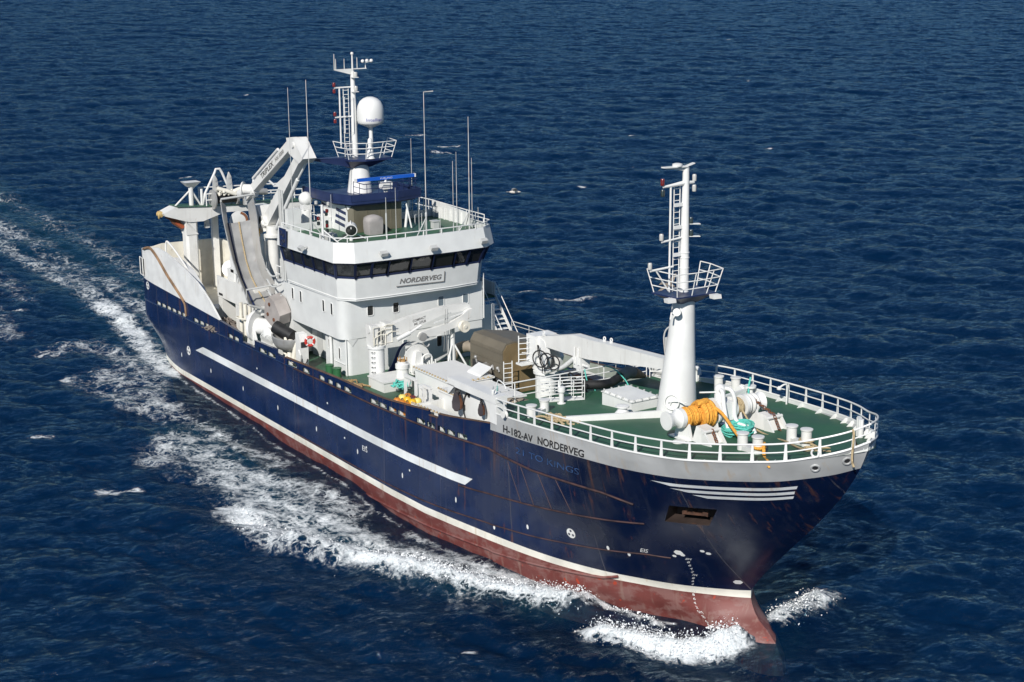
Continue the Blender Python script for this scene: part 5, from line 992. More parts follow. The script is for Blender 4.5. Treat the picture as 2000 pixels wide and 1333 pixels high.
# pump housing
ph = MB(); PR = [(.55,4.75),(.55,7.12),(.82,7.52),(1.4,7.58),(3.55,7.22),(3.62,7.05),(3.62,4.75)]; polyx(ph, PR, -25.7, -22.2)
for z in (5.75,6.35,6.9): ph.box(-25.68,-22.22,.52,.55,z,z+.05)
pump = part(ph, 'pump_housing', TAUPE, None, 'taupe steel machinery housing with an ochre front', 0)
pf_ = MB(); pf_.prism([(-22.2,.60,5.75),(-22.2,3.57,5.75),(-22.2,3.57,6.98),(-22.2,3.45,7.15),(-22.2,1.4,7.48),(-22.2,.86,7.42),(-22.2,.60,7.05)], (.05,0,0)); pf_.box(-22.2,-21.55,.95,3.2,4.7,6.0); pf_.box(-21.55,-21.50,.93,3.22,5.33,5.37); pf_.beam((-22.12,1.55,6.9),(-22.12,1.75,5.95), .05, .05); part(pf_, 'access_panel', OCHRE, pump, None, 0)
pm_ = MB(); pm_.box(-25.0,-23.3,.30,.56,4.75,5.9); pm_.prism([(-25.4,.5,4.75),(-23.0,.5,4.75),(-23.0,.5,5.5),(-23.4,.5,6.0),(-25.4,.5,6.0)], (0,.06,0)); part(pm_, 'recess', DARK, pump, None, 0)
el = MB(); el.tube(smoothpath([(-23.6,.3,5.85),(-23.3,.05,5.75),(-23.0,-.25,5.45),(-22.9,-.35,5.0)], 5), .36, 18); el.lathe((-24.6,.1,4.6), (0,0,1), [(.36,0),(.36,.7),(.40,.72),(.40,.8)], 20); el.torus((-23.28,.03,5.73), (.6,-.6,-.3), .38, .05, 20, 6); part(el, 'discharge_pipe', STEEL, pump)
bz = MB()
for x in (-25.0,-23.9,-23.2,-22.6): bz.ball((x,.48,6.1+.1*math.sin(x*9)), .11, 8); bz.tube([(x,.5,6.1),(x+.2,.46,5.85)], .05, 6)
part(bz, 'pipe_flange', GREYM, pump)
tn = MB(); tn.tube(smoothpath([(-16.6,-3.6,5.6),(-15.9,-3.2,6.1),(-15.3,-2.6,6.15),(-14.9,-2.1,5.9)], 5), .34, 16); tn.tube(smoothpath([(-30.6,2.2,4.7),(-30.2,2.5,5.3),(-29.6,3.0,5.5),(-29.0,3.5,5.1)], 5), .36, 16); part(tn, 'suction_hose', paint('weathered_hose', (.26,.22,.17), .7, .25, bump=.05))
lk = MB(); lk.box(-21.4,-20.9,-.6,.6,4.6,5.4); lk.box(-22.3,-21.6,-.5,.2,4.6,5.2); lk.tube(smoothpath([(-21.9,.1,5.2),(-21.6,-.2,5.7),(-21.2,.1,5.5)], 4), .09, 8); part(lk, 'pump_motor', DARK, None, None, 0)
# main deck crane with its jib stowed towards the foremast
c2 = MB(); PX2, PY2 = -19.96, 2.03; c2.lathe((PX2,PY2,4.65), (0,0,1), [(.60,0),(.60,1.45),(.72,1.48),(.72,1.62),(.56,1.64)], 28)
for k in range(26): a = 6.2832*k/26; c2.cyl((PX2+.66*math.cos(a),PY2+.66*math.sin(a),6.10),(PX2+.66*math.cos(a),PY2+.66*math.sin(a),6.14), .035, n=6)
crane2 = part(c2, 'deck_crane', CLEAN)
sh = MB(); sh.prism([(-20.6,1.55,6.3),(-19.3,1.55,6.3),(-19.0,1.55,7.2),(-19.4,1.55,8.15),(-20.7,1.55,8.35)], (0,.22,0)); sh.prism([(-20.6,2.4,6.3),(-19.3,2.4,6.3),(-19.0,2.4,7.2),(-19.4,2.4,8.15),(-20.7,2.4,8.35)], (0,.22,0)); sh.box(-20.9,-20.0,1.35,2.8,6.75,8.32); part(sh, 'slewing_head', CLEAN, crane2, None, 0)
jb = MB(); P = [((-20.2,7.80),(-20.2,8.28)),((-18.6,7.86),(-18.6,8.62)),((-16.5,7.95),(-16.5,9.13)),((-14.7,8.12),(-14.7,9.22)),((-8.0,9.16),(-8.0,9.70))]
V = [];
for (xa, za), (xb, zb) in P:
    y = 1.9-.058*(xa+20.2); V += [(xa,y-.27,za),(xa,y+.27,za),(xb,y+.27,zb),(xb,y-.27,zb)]
jb.add(V, [(4*i+j, 4*i+(j+1) % 4, 4*i+4+(j+1) % 4, 4*i+4+j) for i in range(4) for j in range(4)]+[(0,1,2,3),(16,17,18,19)]); part(jb, 'jib', WHITE, crane2, None, 0)
lg_ = MB()
for x in (-19.5,-13.8,-13.2): z = float(np.interp(x, [-20.2,-16.5,-14.7,-8], [8.28,9.13,9.22,9.7])); lg_.torus((x,1.6,z+.16), (0,1,0), .09, .035, 12, 6); lg_.box(x-.07,x+.07,1.55,1.65,z-.02,z+.1)
part(lg_, 'lifting_eye', CLEAN, crane2, None, 0)
hd_ = MB(); hd_.box(-16.3,-15.6,1.35,1.95,7.35,8.0); hd_.ball((-15.95,1.6,7.3), .26, 10)
for x in (-16.15,-15.8): hd_.tube([(x,1.32,7.6),(x,1.32,8.55)], .06, 6)
hd_.tube([(-15.6,1.5,7.6),(-15.1,1.5,7.62)], .07, 8); part(hd_, 'jib_tip_block', CLEAN, crane2, None, 0)
ry = MB(); ry.tube(smoothpath([(-19.2,1.45,6.35),(-18.4,1.45,6.75),(-17.4,1.45,7.1),(-16.3,1.45,7.85)], 4), [.10]*3+[.13]*6+[.15]*7+[.12]*3, 12); part(ry, 'hydraulic_ram', CLEAN, crane2)
ho = MB()
for k in range(3): ho.torus((-19.3+.7*k,1.2-.03*k,7.2+.04*k), (.45,-1,.1*k), .48-.05*k, .04, 20, 6)
for k in range(2): ho.tube(smoothpath([(-19.7+.1*k,1.3,7.9),(-19.3+.15*k,1.1,7.4),(-19.1+.2*k,1.2,6.8),(-19.4+.3*k,1.4,6.35)], 4), .03, 6)
part(ho, 'hydraulic_hose', BLACK, crane2)
ladder('crane_ladder', (-20.75,.72,6.75), (-20.75,.72,8.3), (.2,.72,0), crane2, 5, .035)
lf = MB(); lf.box(-20.95,-20.35,.65,1.55,6.62,6.72); lf.tube([(-20.7,.9,7.3),(-20.6,1.25,7.3),(-20.6,1.25,8.1)], .03, 6); part(lf, 'crane_step', CLEAN, crane2, None, 0)
ladder('access_ladder', (-20.9,-.2,4.7), (-20.9,-.2,6.9), (.1,.5,0), None, 8, .03); 
ox = MB(); ox.box(-23.0,-20.2,5.0,5.1,4.65,5.05, 0); ox.box(-23.0,-20.2,6.4,6.5,4.65,5.05, 0); ox.box(-23.0,-22.9,5.1,6.4,4.65,5.05, 0); ox.box(-20.3,-20.2,5.1,6.4,4.65,5.05, 0); ox.box(-22.9,-20.3,5.1,6.4,4.64,4.68, 1); part(ox, 'port_hatch', [WHITE, paint('hatch_rust_orange', (.30,.09,.03), .8, .4, rust=.6)], None, None, 0)
rail([(-30.5,6.6,4.45),(-25.0,6.9,4.5)], 'port_railing', None, (.9,1.75,2.0), (.02,.02,.03), 1.6, 0, False, GREYW); rail([(-25.0,6.9,4.5),(-18.0,6.8,4.7)], 'port_railing', None, (.9,1.5,1.75), (.02,.02,.03), 1.6, 0, False, GREYW)
grd = MB(); 
for i in range(7): grd.tube([(-24.8+.9*i,4.4,4.7),(-24.8+.9*i,4.4,5.4)], .03, 6)
for h in (.35,.7): grd.tube([(-24.8,4.4,4.7+h),(-19.4,4.4,4.7+h)], .03, 6)
part(grd, 'guard_rail', CLEAN)
# ================================================================ after deck
# net bin walls
nw = MB(); nw.prism([(-59.0,-6.8,4.0),(-59.0,-1.2,4.0),(-59.0,-1.2,8.38),(-59.0,-5.65,8.44),(-59.0,-6.8,8.2)], (.08,0,0)); nw.prism([(-58.95,-1.2,4.0),(-51.5,-1.2,4.0),(-51.5,-1.2,7.4),(-55.2,-1.2,8.38),(-58.95,-1.2,8.38)], (0,.08,0)); part(nw, 'net_bin', CREAM, None, None, 0)
nb_ = MB(); nb_.prism([(-59,-6.6,4.9),(-56,-6.6,4.6),(-51.5,-5.2,4.45),(-51.5,-1.2,4.45),(-59,-1.2,4.9)], (0,0,.03)); part(nb_, 'net_bin_floor', CREAM, None, None, 0)
hq_ = MB(); hq_.tube(smoothpath([(-56.2,-6.4,7.8),(-56.2,-6.35,8.9),(-55.8,-6.3,9.05),(-54.0,-6.3,8.4),(-51.5,-6.3,7.2),(-49.3,-6.3,5.7),(-48.6,-6.3,4.9)], 4), .07, 8); part(hq_, 'net_guide_rail', WHITE)
fl_ = MB(); fl_.prism([(-56.2,-6.5,7.7),(-54.5,-6.45,8.2),(-52.2,-6.4,7.7),(-50.5,-6.35,6.7),(-49.8,-6.4,6.0),(-52,-6.45,7.0),(-54.2,-6.5,7.4)], (0,.5,-.1)); part(fl_, 'net_guide', CLEAN, None, None, 0)
# stern gantry
sg = MB(); sg.prism([(-57.5,-4.45,4.4),(-57.3,-4.62,4.4),(-56.7,-4.62,4.4),(-56.5,-4.45,4.4),(-56.5,-3.85,4.4),(-56.7,-3.68,4.4),(-57.3,-3.68,4.4),(-57.5,-3.85,4.4)], (0,0,5.95)); sg.prism([(-56.45,-3.7,9.3),(-56.45,-4.6,9.3),(-56.45,-4.6,10.3),(-56.45,-5.0,10.6)], (-1.0,0,0)); sg.prism([(-57.6,-6.3,11.05),(-57.6,-5.4,11.42),(-57.6,-2.9,11.25),(-57.6,4.8,10.95),(-57.6,4.8,10.45),(-57.6,-1.6,10.72),(-57.6,-3.3,10.22),(-57.6,-4.4,10.25),(-57.6,-6.2,10.85)], (1.2,0,0)); sg.box(-58.3,-57.9,-2.0,-1.55,4.4,10.6); sg.box(-57.6,-56.6,4.2,4.9,4.4,10.6)
gantry = part(sg, 'stern_gantry', WHITE, None, None, 0)
gd_ = MB(); gd_.prism([(-57.9,-5.3,11.44),(-57.9,-2.9,11.27),(-57.9,4.8,10.97),(-56.3,4.8,10.97),(-56.3,-2.9,11.27),(-56.3,-5.3,11.44)], (0,0,.03)); part(gd_, 'gantry_deck', GREEN, gantry, None, 0)
ge = MB(); ge.lathe((-57.25,-6.35,10.95), (1,0,0), [(.1,0),(.22,.05),(.22,.4),(.1,.45)], 16); ge.torus((-57.0,-6.45,10.85), (.3,1,0), .2, .06, 16, 6); part(ge, 'gantry_sheave', paint('yellowed_paint', (.52,.38,.16), .6, .3, rust=.9), gantry)
gs_ = MB(); gs_.tube([(-57,-3.92,11.3),(-57,-3.92,12.9)], .17, 12); gs_.hexa([(-57.2,-4.2,12.75),(-56.8,-4.2,12.75),(-56.8,-3.6,12.75),(-57.2,-3.6,12.75),(-57.5,-4.5,13.1),(-56.5,-4.5,13.1),(-56.5,-3.3,13.1),(-57.5,-3.3,13.1)]); gs_.tube([(-57,-5.2,11.4),(-57,-3.95,12.5)], .07, 8); gs_.tube([(-57,-3.2,11.3),(-57,-3.9,12.5)], .07, 8); gs_.tube([(-57.8,-3.2,11.3),(-57,-3.9,12.5)], .05, 8); gs_.tube([(-57,-3.4,13.0),(-57,-3.9,12.4)], .06, 8); part(gs_, 'gantry_stand', WHITE, gantry, None, 30)
rail([(-56.4,-3.0,11.28),(-56.4,2,11.1),(-56.4,4.7,10.98)], 'gantry_railing', gantry, (.45,.9), (.045,.05), 1.2, 0, False, CLEAN); rail([(-57.8,-3.0,11.28),(-57.8,4.7,10.98)], 'gantry_railing', gantry, (.5,1.2), (.045,.05), 1.4, 0, False, CLEAN)
af = MB(); af.tube([(-57,-3.05,11.3),(-57,-2.85,12.1),(-57,-2.0,13.6),(-57,-1.9,13.85),(-57,-1.6,13.85),(-57,-1.45,13.6),(-57,-1.0,12.5),(-56.8,-.9,11.3)], .09, 8); af.tube([(-57,.9,11.2),(-57,1.05,12.9),(-57,1.3,13.05),(-57,2.2,12.7),(-56.8,2.6,12.3)], .09, 8); af.tube([(-57.0,-3.1,11.3),(-57,-3.1,12.5)], .10, 8); part(af, 'gantry_arch', CLEAN, gantry)
# net transport roller and power block stowed on the gantry
pb_ = MB(); c = np.array((-56.3,-1.6,11.75)); pb_.cyl(c+np.array((0,-.95,0)), c+np.array((0,.9,0)), .34, n=20); tw = part(pb_, 'power_block', BLACK, None)
for dy in (-1.0,.85):
    f_ = MB(); f_.cyl(c+np.array((0,dy,0)), c+np.array((0,dy+.12,0)), .72 if dy < 0 else .5, n=28); part(f_, 'roller_flange', GREYM, tw)
cl = MB()
for dy, h in ((-.65,1.6),(.45,1.75)):
    cl.prism([(-56.5,-1.6+dy-.22,11.9),(-56.5,-1.6+dy+.26,11.9),(-56.5,-1.6+dy+.16,11.9+h*.8),(-56.5,-1.6+dy,11.9+h),(-56.5,-1.6+dy-.16,11.9+h*.75)], (.16,0,0))
    for q in (.3,.55,.78): cl.lathe((-56.32,-1.6+dy,11.9+h*q), (1,0,0), [(.10,0),(.10,.03)], 10)
part(cl, 'block_cheek', GREYW, tw, None, 0)
cr_ = MB(); cr_.tube([(-56.2,-2.2,12.55),(-55.9,-1.6,12.35),(-55.9,-.9,12.05)], .16, 10); cr_.tube([(-56.0,-1.0,12.2),(-55.9,-.5,12.4),(-55.9,.4,12.2)], .2, 10)
for k in range(26): cr_.ball((-56.0+random.uniform(-.2,.2), -1.9+random.uniform(-.3,.9), 12.05+random.uniform(0,.35)), random.uniform(.06,.13), 7)
part(cr_, 'hydraulic_motor', CREAM, tw)
rl2 = MB(); rl2.ball((-56.0,.1,12.15), .38, 12); rl2.cyl((-56,.0,11.2),(-56,.0,12.1), .3, n=14); rl2.tube([(-56,.6,12.1),(-56,1.6,12.0)], .24, 12); part(rl2, 'block_head', GREYM, tw)
# tall knuckle crane with its jib folded
k1 = MB(); KX, KY = -43.95, -3.5; k1.tube([(KX,KY,4.3),(KX,KY,11.1)], .36, 18); k1.lathe((KX,KY,10.9), (0,0,1), [(.36,0),(.62,.06),(.62,.22),(.45,.26),(.42,.8)], 20); k1.tube([(KX-.5,KY-.25,4.3),(KX-.5,KY-.25,10.6)], .07, 8); k1.tube([(KX-.3,KY-.5,4.3),(KX-.3,KY-.5,10.9)], .06, 8); crane3 = part(k1, 'knuckle_crane', WHITE)
kb = MB(); kb.beam((-44.7,KY,11.75),(-38.55,KY,17.25), .55, .80, h2=.62); part(kb, 'main_boom', WHITE, crane3, None, 0)
kj = MB(); kj.beam((-39.3,KY-.35,17.75),(-46.2,KY-.35,13.75), .5, .62, h2=.52); part(kj, 'jib', WHITE, crane3, None, 0)
ke = MB(); ke.prism([(-39.9,KY-.65,17.95),(-38.9,KY-.65,18.05),(-37.6,KY-.65,16.85),(-38.2,KY-.65,16.5),(-39.6,KY-.65,17.0)], (0,.95,0)); ke.cyl((-38.9,KY-.75,17.6),(-38.9,KY+.4,17.6), .18, n=12); part(ke, 'knuckle_plate', WHITE, crane3, None, 0)
kr = MB(); kr.tube([(-43.2,KY-.1,11.6),(-39.6,KY-.1,15.3)], .13, 10); kr.tube([(-39.6,KY-.1,15.3),(-37.8,KY-.1,16.9)], .07, 8); kr.tube([(-45.6,KY-.5,14.7),(-41.5,KY-.5,17.05)], .10, 8); kr.prism([(-43.2,KY-.2,14.4),(-41.4,KY-.2,15.3),(-41.5,KY-.2,14.6)], (0,.4,0)); part(kr, 'hydraulic_ram', CLEAN, crane3)
kw = MB(); kw.prism([(-46.1,KY-.5,12.9),(-45.2,KY-.5,12.9),(-44.3,KY-.5,11.3),(-44.9,KY-.5,11.2)], (0,.9,0)); kw.lathe((-44.6,KY-.5,11.9), (0,1,0), [(.42,0),(.42,1.0)], 16); kw.tube([(-45.2,KY-.4,11.2),(-44.3,KY-.4,11.9)], .25, 10); part(kw, 'boom_foot', WHITE, crane3, None, 30)
ky = MB()
for k in range(9): ky.ball((-45.0+.14*(k % 3), KY-.7, 11.0+.17*(k//3)), .12, 7)
part(ky, 'lashing_strap', YELLOW, crane3)
kd = MB(); kd.lathe((-46.5,KY-.9,13.9), (.7,.7,0), [(.5,0),(.5,.08),(.34,.1),(.34,.9),(.5,.92),(.5,1.0)], 20); kd.beam((-46.8,KY-.4,13.2),(-45.6,KY-.4,13.9), .5, .35); kd.tube([(-48.3,KY-.3,13.3),(-46.6,KY-.3,13.5)], .3, 12); part(kd, 'net_drum', WHITE, crane3)
jdir = np.array((-39.3+46.2, 0, 17.75-13.75)); jdir /= np.linalg.norm(jdir); jup = np.array((-jdir[2], 0, jdir[0]))
letter_mesh('crane_lettering', 'TRIPLEX', lambda fx, fy: np.array((-44.1,KY-.61,14.97))+jdir*2.3*fx+jup*(-.16+.34*fy), INK, crane3, 0, .02); letter_mesh('crane_lettering', 'NK-5000', lambda fx, fy: np.array((-41.75,KY-.61,16.33))+jdir*1.5*fx+jup*(-.12+.24*fy), INKG, crane3)
# fish chute
ch = MB(); ctr = [(-45.0,-5.5,13.45,1.02,.35),(-44.6,-5.55,12.3,1.05,.75),(-44.1,-5.6,11.1,.98,.6),(-43.5,-5.65,9.9,.92,.45),(-42.9,-5.6,8.9,.92,.45),(-42.3,-5.45,8.1,1.0,.55),(-41.75,-5.35,7.5,1.12,.7),(-41.3,-5.28,7.1,1.18,.62)]
fw = np.array((.80,-.25,.55)); sdv = np.array((.08,1,0.06)); RI, RO = [], []
for i, (x, y, z, w_, h) in enumerate(ctr):
    c = np.array((x,y,z)); back = -fw*(.55 if i < 6 else .35); R_ = [c-sdv*w_*1.08+fw*h*.55, c-sdv*w_*.72+back, c-sdv*w_*.3+back*1.12, c+sdv*w_*.3+back*1.12, c+sdv*w_*.72+back, c+sdv*w_*1.08+fw*h*.55]; RI.append(R_); RO.append([p-fw*.06+sdv*(-.05 if k < 3 else .05) for k, p in enumerate(R_)])
for L in (RI, RO): ch.add([p for r in L for p in r], [(6*i+j, 6*i+6+j, 6*i+7+j, 6*i+1+j) for i in range(len(L)-1) for j in range(5) if not (i == 0 and j in (1,2,3))])
for j in (0, 5): ch.add([r[j] for r in RI]+[r[j] for r in RO], [(i, i+1, 8+i+1, 8+i) for i in range(7)])
chute = part(ch, 'fish_chute', GREYM, None, None, 35)
cf = MB(); cf.tube([RI[0][0], RI[0][0]+fw*.1+np.array((0,0,.1)), RI[0][5]+fw*.1+np.array((0,0,.1)), RI[0][5]], .07, 8); cf.tube([RI[6][0]+fw*.05, RI[6][0]+fw*.2+np.array((0,0,.45)), RI[6][5]+fw*.2+np.array((0,0,.45)), RI[6][5]], .06, 8); cf.tube([RI[7][0], RI[7][2]+np.array((.3,0,-.1)), RI[7][3]+np.array((.3,0,-.1)), RI[7][5]], .08, 8); part(cf, 'chute_frame', GREYW, chute)
cb_ = MB(); cb_.tube([r[1]+fw*.06 for r in RI[1:]], .07, 6, mi=0); part(cb_, 'chute_edge_strip', NAVY, chute); cs = MB(); cs.tube([(np.array(r[2])+r[3])/2+fw*.05 for r in RI[1:]], .05, 6); part(cs, 'chute_rope', R_TAN, chute)
dr_ = MB(); dr_.lathe((-45.5,-5.2,12.0), (.9,-.3,.2), [(.2,-.1),(.62,0),(.62,.12),(.45,.14),(.2,.16)], 26, 0); dr_.torus((-45.4,-5.22,12.02), (.9,-.3,.2), .5, .10, 24, 8, 1.5, 4.5, mi=1); part(dr_, 'chute_wheel', [GREYW, RUST], chute)
t1_ = MB(); t1_.prism([(-40.6,-5.8,7.55),(-40.0,-5.8,7.9),(-39.2,-5.8,7.7),(-38.4,-5.8,6.9),(-38.7,-5.8,6.2),(-39.8,-5.8,6.0),(-40.8,-5.8,6.4)], (-.1,.85,.15)); part(t1_, 'chute_link', paint('link_plate_grey', (.36,.33,.31), .5, .15, rust=.7), chute, None, 0)
for x, z in ((-39.9,7.4),(-40.2,6.7),(-39.3,6.5)):
    b_ = MB(); b_.cyl((x,-5.86,z),(x,-5.76,z), .12, n=10); part(b_, 'link_pin', RUST, chute)
t2_ = MB(); t2_.cyl((-38.5,-6.1,6.25),(-37.3,-5.5,5.75), .42, n=22); part(t2_, 'chute_roller', BLACK, chute)
t3_ = MB(); S = [];
for q in np.linspace(0, 1, 9):
    a = -math.pi*.1+math.pi*1.2*q; S.append((math.cos(a), math.sin(a)))
for L_, rr_ in (((-38.4,-6.3,5.9), .75),): t3_.rings([[np.array((-37.2,-5.9,5.75))+np.array((1.35*math.cos(b)*r_, .85*math.sin(b)*r_, h)) for b in np.linspace(0, 2*math.pi, 28, endpoint=False)] for r_, h in ((.35,-.75),(.75,-.62),(.97,-.30),(1.05,.10),(.95,.14),(.86,-.18),(.5,-.4))])
part(t3_, 'chute_scoop', GREYM, chute, None, 50)
# white winch house and machinery beside the chute
wb = MB(); wb.box(-48.9,-44.6,-5.6,-2.6,6.3,7.35); wb.box(-48.9,-44.6,-5.6,-5.5,7.35,7.75); wb.box(-44.7,-44.6,-5.6,-2.6,7.35,7.75); wb.box(-48.9,-48.2,-5.55,-2.6,4.2,6.3); wb.box(-46.0,-44.6,-5.55,-2.6,4.2,6.3); wb.box(-48.2,-46.0,-3.4,-3.3,4.2,6.3); wb.box(-44.6,-42.6,-5.6,-4.4,6.6,7.9); wb.box(-47.5,-46.4,-5.4,-4.6,7.35,8.5); wb.prism([(-44.6,-5.6,6.0),(-41.6,-5.6,6.3),(-41.6,-5.6,6.9),(-44.6,-5.6,6.6)], (0,1.0,0)); wb.box(-50.8,-48.9,-5.5,-2.6,4.3,5.3)
wbo = part(wb, 'winch_house', WHITE, None, None, 0)
gi = MB(); gi.box(-48.15,-46.05,-3.45,-3.42,4.25,6.25); gi.box(-48.15,-46.05,-5.3,-3.4,4.26,4.28); gi.box(-46.04,-46.0,-5.3,-3.4,4.3,6.25); part(gi, 'doorway', paint('green_wall_paint', (.10,.19,.13), .5, .1), wbo, None, 0)
wp = MB()
for x, y in ((-43.6,-6.2),(-42.9,-6.2),(-42.4,-6.1)): wp.tube([(x,y,4.2),(x,y,6.9)], .13, 10)
wp.torus((-43.2,-6.2,5.9), (0,.2,1), .5, .07, 18, 6); part(wp, 'roller_post', CREAM, wbo)
wv_ = MB(); wv_.box(-48.6,-48.0,-5.63,-5.60,6.45,6.6); wv_.box(-44.0,-43.7,-5.63,-5.60,6.9,7.1); part(wv_, 'vent_slot', DARK, wbo, None, 0)
ws_ = MB(); ws_.lathe((-47.9,-5.0,8.3), (.6,-.6,.3), [(.1,-.05),(.55,.05),(.56,.12),(.1,.1)], 20); ws_.tube([(-46.4,-5.3,7.4),(-46.3,-5.25,9.6)], .1, 8); ws_.box(-46.9,-46.0,-5.4,-4.9,8.3,9.4); ws_.tube([(-45.9,-5.4,7.6),(-45.0,-5.4,9.2)], .07, 6); part(ws_, 'dish_cover', CLEAN, wbo, None, 30)
wd2 = MB(); wd2.cyl((-42.0,-5.9,5.6),(-41.8,-5.8,5.6), 1.05, n=30); wd2.cyl((-41.8,-5.8,5.6),(-40.0,-4.9,5.6), .55, n=22); wd2.cyl((-40.0,-4.9,5.6),(-39.8,-4.8,5.6), 1.0, n=30); drum = part(wd2, 'net_winch', CLEAN)
wm = MB(); wm.box(-40.6,-38.6,-6.2,-5.3,4.3,5.2); wm.lathe((-39.8,-6.0,5.5), (.3,-1,.2), [(.3,-.3),(.42,-.1),(.42,.15),(.3,.25),(.12,.3)], 16)
for k in range(9): wm.tube(smoothpath([(-40.4+.2*k,-6.2,5.0),(-40.3+.2*k,-6.35,5.3),(-40.1+.2*k,-6.2,5.55),(-40.0+.2*k,-5.9,5.5)], 3), .035, 6)
wm.beam((-42.0,-6.3,4.4),(-42.0,-6.0,6.4), .5, .12, up=(1,0,0)); wm.prism([(-42.6,-6.35,6.2),(-41.9,-6.35,6.4),(-41.0,-6.35,4.6),(-41.6,-6.35,4.4)], (0,.15,0)); part(wm, 'winch_motor', CLEAN, drum, None, 30)
fe = MB()
for k, (x, dx) in enumerate(((-37.1,-.05),(-36.6,.1),(-36.1,.45),(-35.6,.6))): fe.tube([(x,-6.1,4.35),(x+dx-.25,-5.9,5.75)], [.20,.13], 12)
part(fe, 'fish_separator', CREAM)
cs_ = MB(); cs_.prism([(-35.1,-6.35,4.3),(-34.45,-6.35,4.3),(-34.4,-6.35,6.1),(-34.6,-6.35,6.55),(-35.05,-6.35,6.6)], (0,.55,0)); cs_.prism([(-34.9,-6.42,4.55),(-34.4,-6.42,4.5),(-34.35,-6.42,5.3),(-34.6,-6.42,5.6)], (0,.1,0)); con = part(cs_, 'control_stand', WHITE, None, None, 0)
ct = MB(); ct.box(-34.44,-34.38,-6.3,-5.9,5.75,6.1); ct.tube(smoothpath([(-34.4,-6.3,5.1),(-34.3,-6.35,4.8),(-34.3,-6.1,4.7),(-34.35,-5.9,5.0)], 3), .04, 6); part(ct, 'control_panel', DARK, con, None, 0)
sk = MB(); sk.box(-39.7,-38.45,-4.85,-3.1,4.3,12.0); sk.box(-41.6,-39.7,-4.6,-3.1,4.3,8.6); sk.box(-41.2,-38.45,-3.1,4.9,4.3,9.0); sk.prism([(-39.75,-4.86,11.9),(-38.6,-4.86,11.9),(-38.6,-4.86,13.6),(-39.1,-4.86,13.6),(-39.75,-4.86,12.9)], (0,.9,0)); stack = part(sk, 'stack_house', HOUSE, None, None, 0)
sp2 = MB()
for x, y in ((-39.5,-5.0),(-39.25,-5.02),(-39.0,-5.0)): sp2.tube([(x,y,9.0),(x,y,14.8)], .06, 8)
for z in (7.2,7.8,8.5,9.2): sp2.tube(smoothpath([(-41.9,-5.0,z),(-41.2,-5.3,z+.25),(-40.4,-5.3,z-.1),(-39.6,-5.05,z+.15)], 4), .06, 6)
part(sp2, 'service_pipe', GREYW, stack)
rail([(-41.5,-4.5,8.6),(-39.8,-4.5,8.6)], 'stack_railing', stack, (.45,.95), (.03,.04), .8, 0, False)
gb_ = MB(); gb_.cyl((-32.4,-5.4,4.3),(-32.4,-5.4,4.95), .24, n=16); gb_.cyl((-32.4,-5.4,4.95),(-32.4,-5.4,5.0), .26, n=16); gb2 = part(gb_, 'green_drum', DGREEN)
gb_ = MB(); gb_.cyl((-31.6,-5.3,4.3),(-31.6,-5.3,4.9), .26, n=16); gb_.cyl((-31.6,-5.3,4.9),(-31.6,-5.3,4.95), .28, n=16); part(gb_, 'green_drum', DGREEN)
lr = MB(); lr.cyl((-15.2,6.1,7.0),(-13.8,6.1,7.0), .45, n=20); lr.box(-15.0,-14.0,5.7,6.5,5.0,6.6); lr2 = part(lr, 'liferaft', CLEAN)
lh = MB(); lh.tube(smoothpath([(-14.3,6.2,7.3),(-14.3,6.0,8.8),(-14.0,6.1,9.4),(-13.6,6.4,9.4)], 4), .045, 6); lh.tube([(-14.1,6.3,7.3),(-13.7,6.5,9.3)], .04, 6); lh.box(-14.2,-13.5,6.0,6.6,8.1,8.8); part(lh, 'davit', GREYW, lr2, None, 0)
oh = MB(); oh.ball((-14.0,6.2,7.5), .6, 12, sq=.55); part(oh, 'liferaft_cover', paint('faded_orange', (.45,.16,.09), .7, .2), lr2)
# ================================================================ loose gear
def rope(name, P, r, mat, label, cat, loc, group=None, n=8, sm=5):
    P = np.array(smoothpath(P, sm)); loc = np.array(loc, float); m = MB(); m.tube(P-loc, r, n); return loose(m, name, mat, loc, label, cat, group)
# orange hawser wound on the windlass drum, with its tail led to the bitts
m = MB(); L0_ = np.array((WX,-1.55,Z0))
for i in range(8): m.torus(np.array((0,-.78+.13*i,0)), (0,1,0), .36+.03*math.sin(i*1.9), .095, 26, 8)
for i in range(8): m.torus(np.array((0,.12+.085*i,0)), (0.05*math.sin(i),1,0.05*math.cos(i)), .54+.04*math.sin(i*2.3), .10, 26, 8)
m.tube([(.15,-.15,.55),(.2,.25,.62),(.1,.5,.58)], .16, 8); m.tube(smoothpath([(.3,.55,.45),(.9,.75,.15),(2.0,.55,-.35),(3.2,.1,-.55),(3.45,-.12,-.6)], 5), .075, 8)
loose(m, 'mooring_rope', R_ORANGE, L0_, 'thick orange mooring rope wound on the windlass drum and led to the bollards', 'rope')
m = MB(); L1_ = np.array((2.35,-1.95,zd(2.35)))
m.tube(smoothpath([(-.35,.4,.25),(.0,.33,.4),(.32,.0,.4),(.6,-.2,.08),(1.2,-.62,.07),(1.75,-.95,.06)], 4), .08, 8); m.tube(smoothpath([(1.1,-.55,.12),(1.5,-.8,.18),(1.8,-1.0,.09),(1.35,-.85,.1)], 4), .075, 8); m.torus((0,0,.30), (0,0,1), .27, .07, 18, 6)
loose(m, 'mooring_rope', R_ORANGE, L1_, 'short frayed end of orange rope lying on the green deck by the starboard bow rail', 'rope')
m = MB(); L2_ = np.array((WX,.80,Z0))
for i in range(5): m.torus((0,-.18+.09*i,0), (0,1,0), .36+.03*(i % 2), .06, 24, 7)
m.tube(smoothpath([(.35,.1,-.1),(1.2,.1,-.75),(2.6,.0,-.85),(4.0,-.55,-.55),(6.3,-1.6,-.12),(8.2,-1.9,.35)], 6), .045, 7)
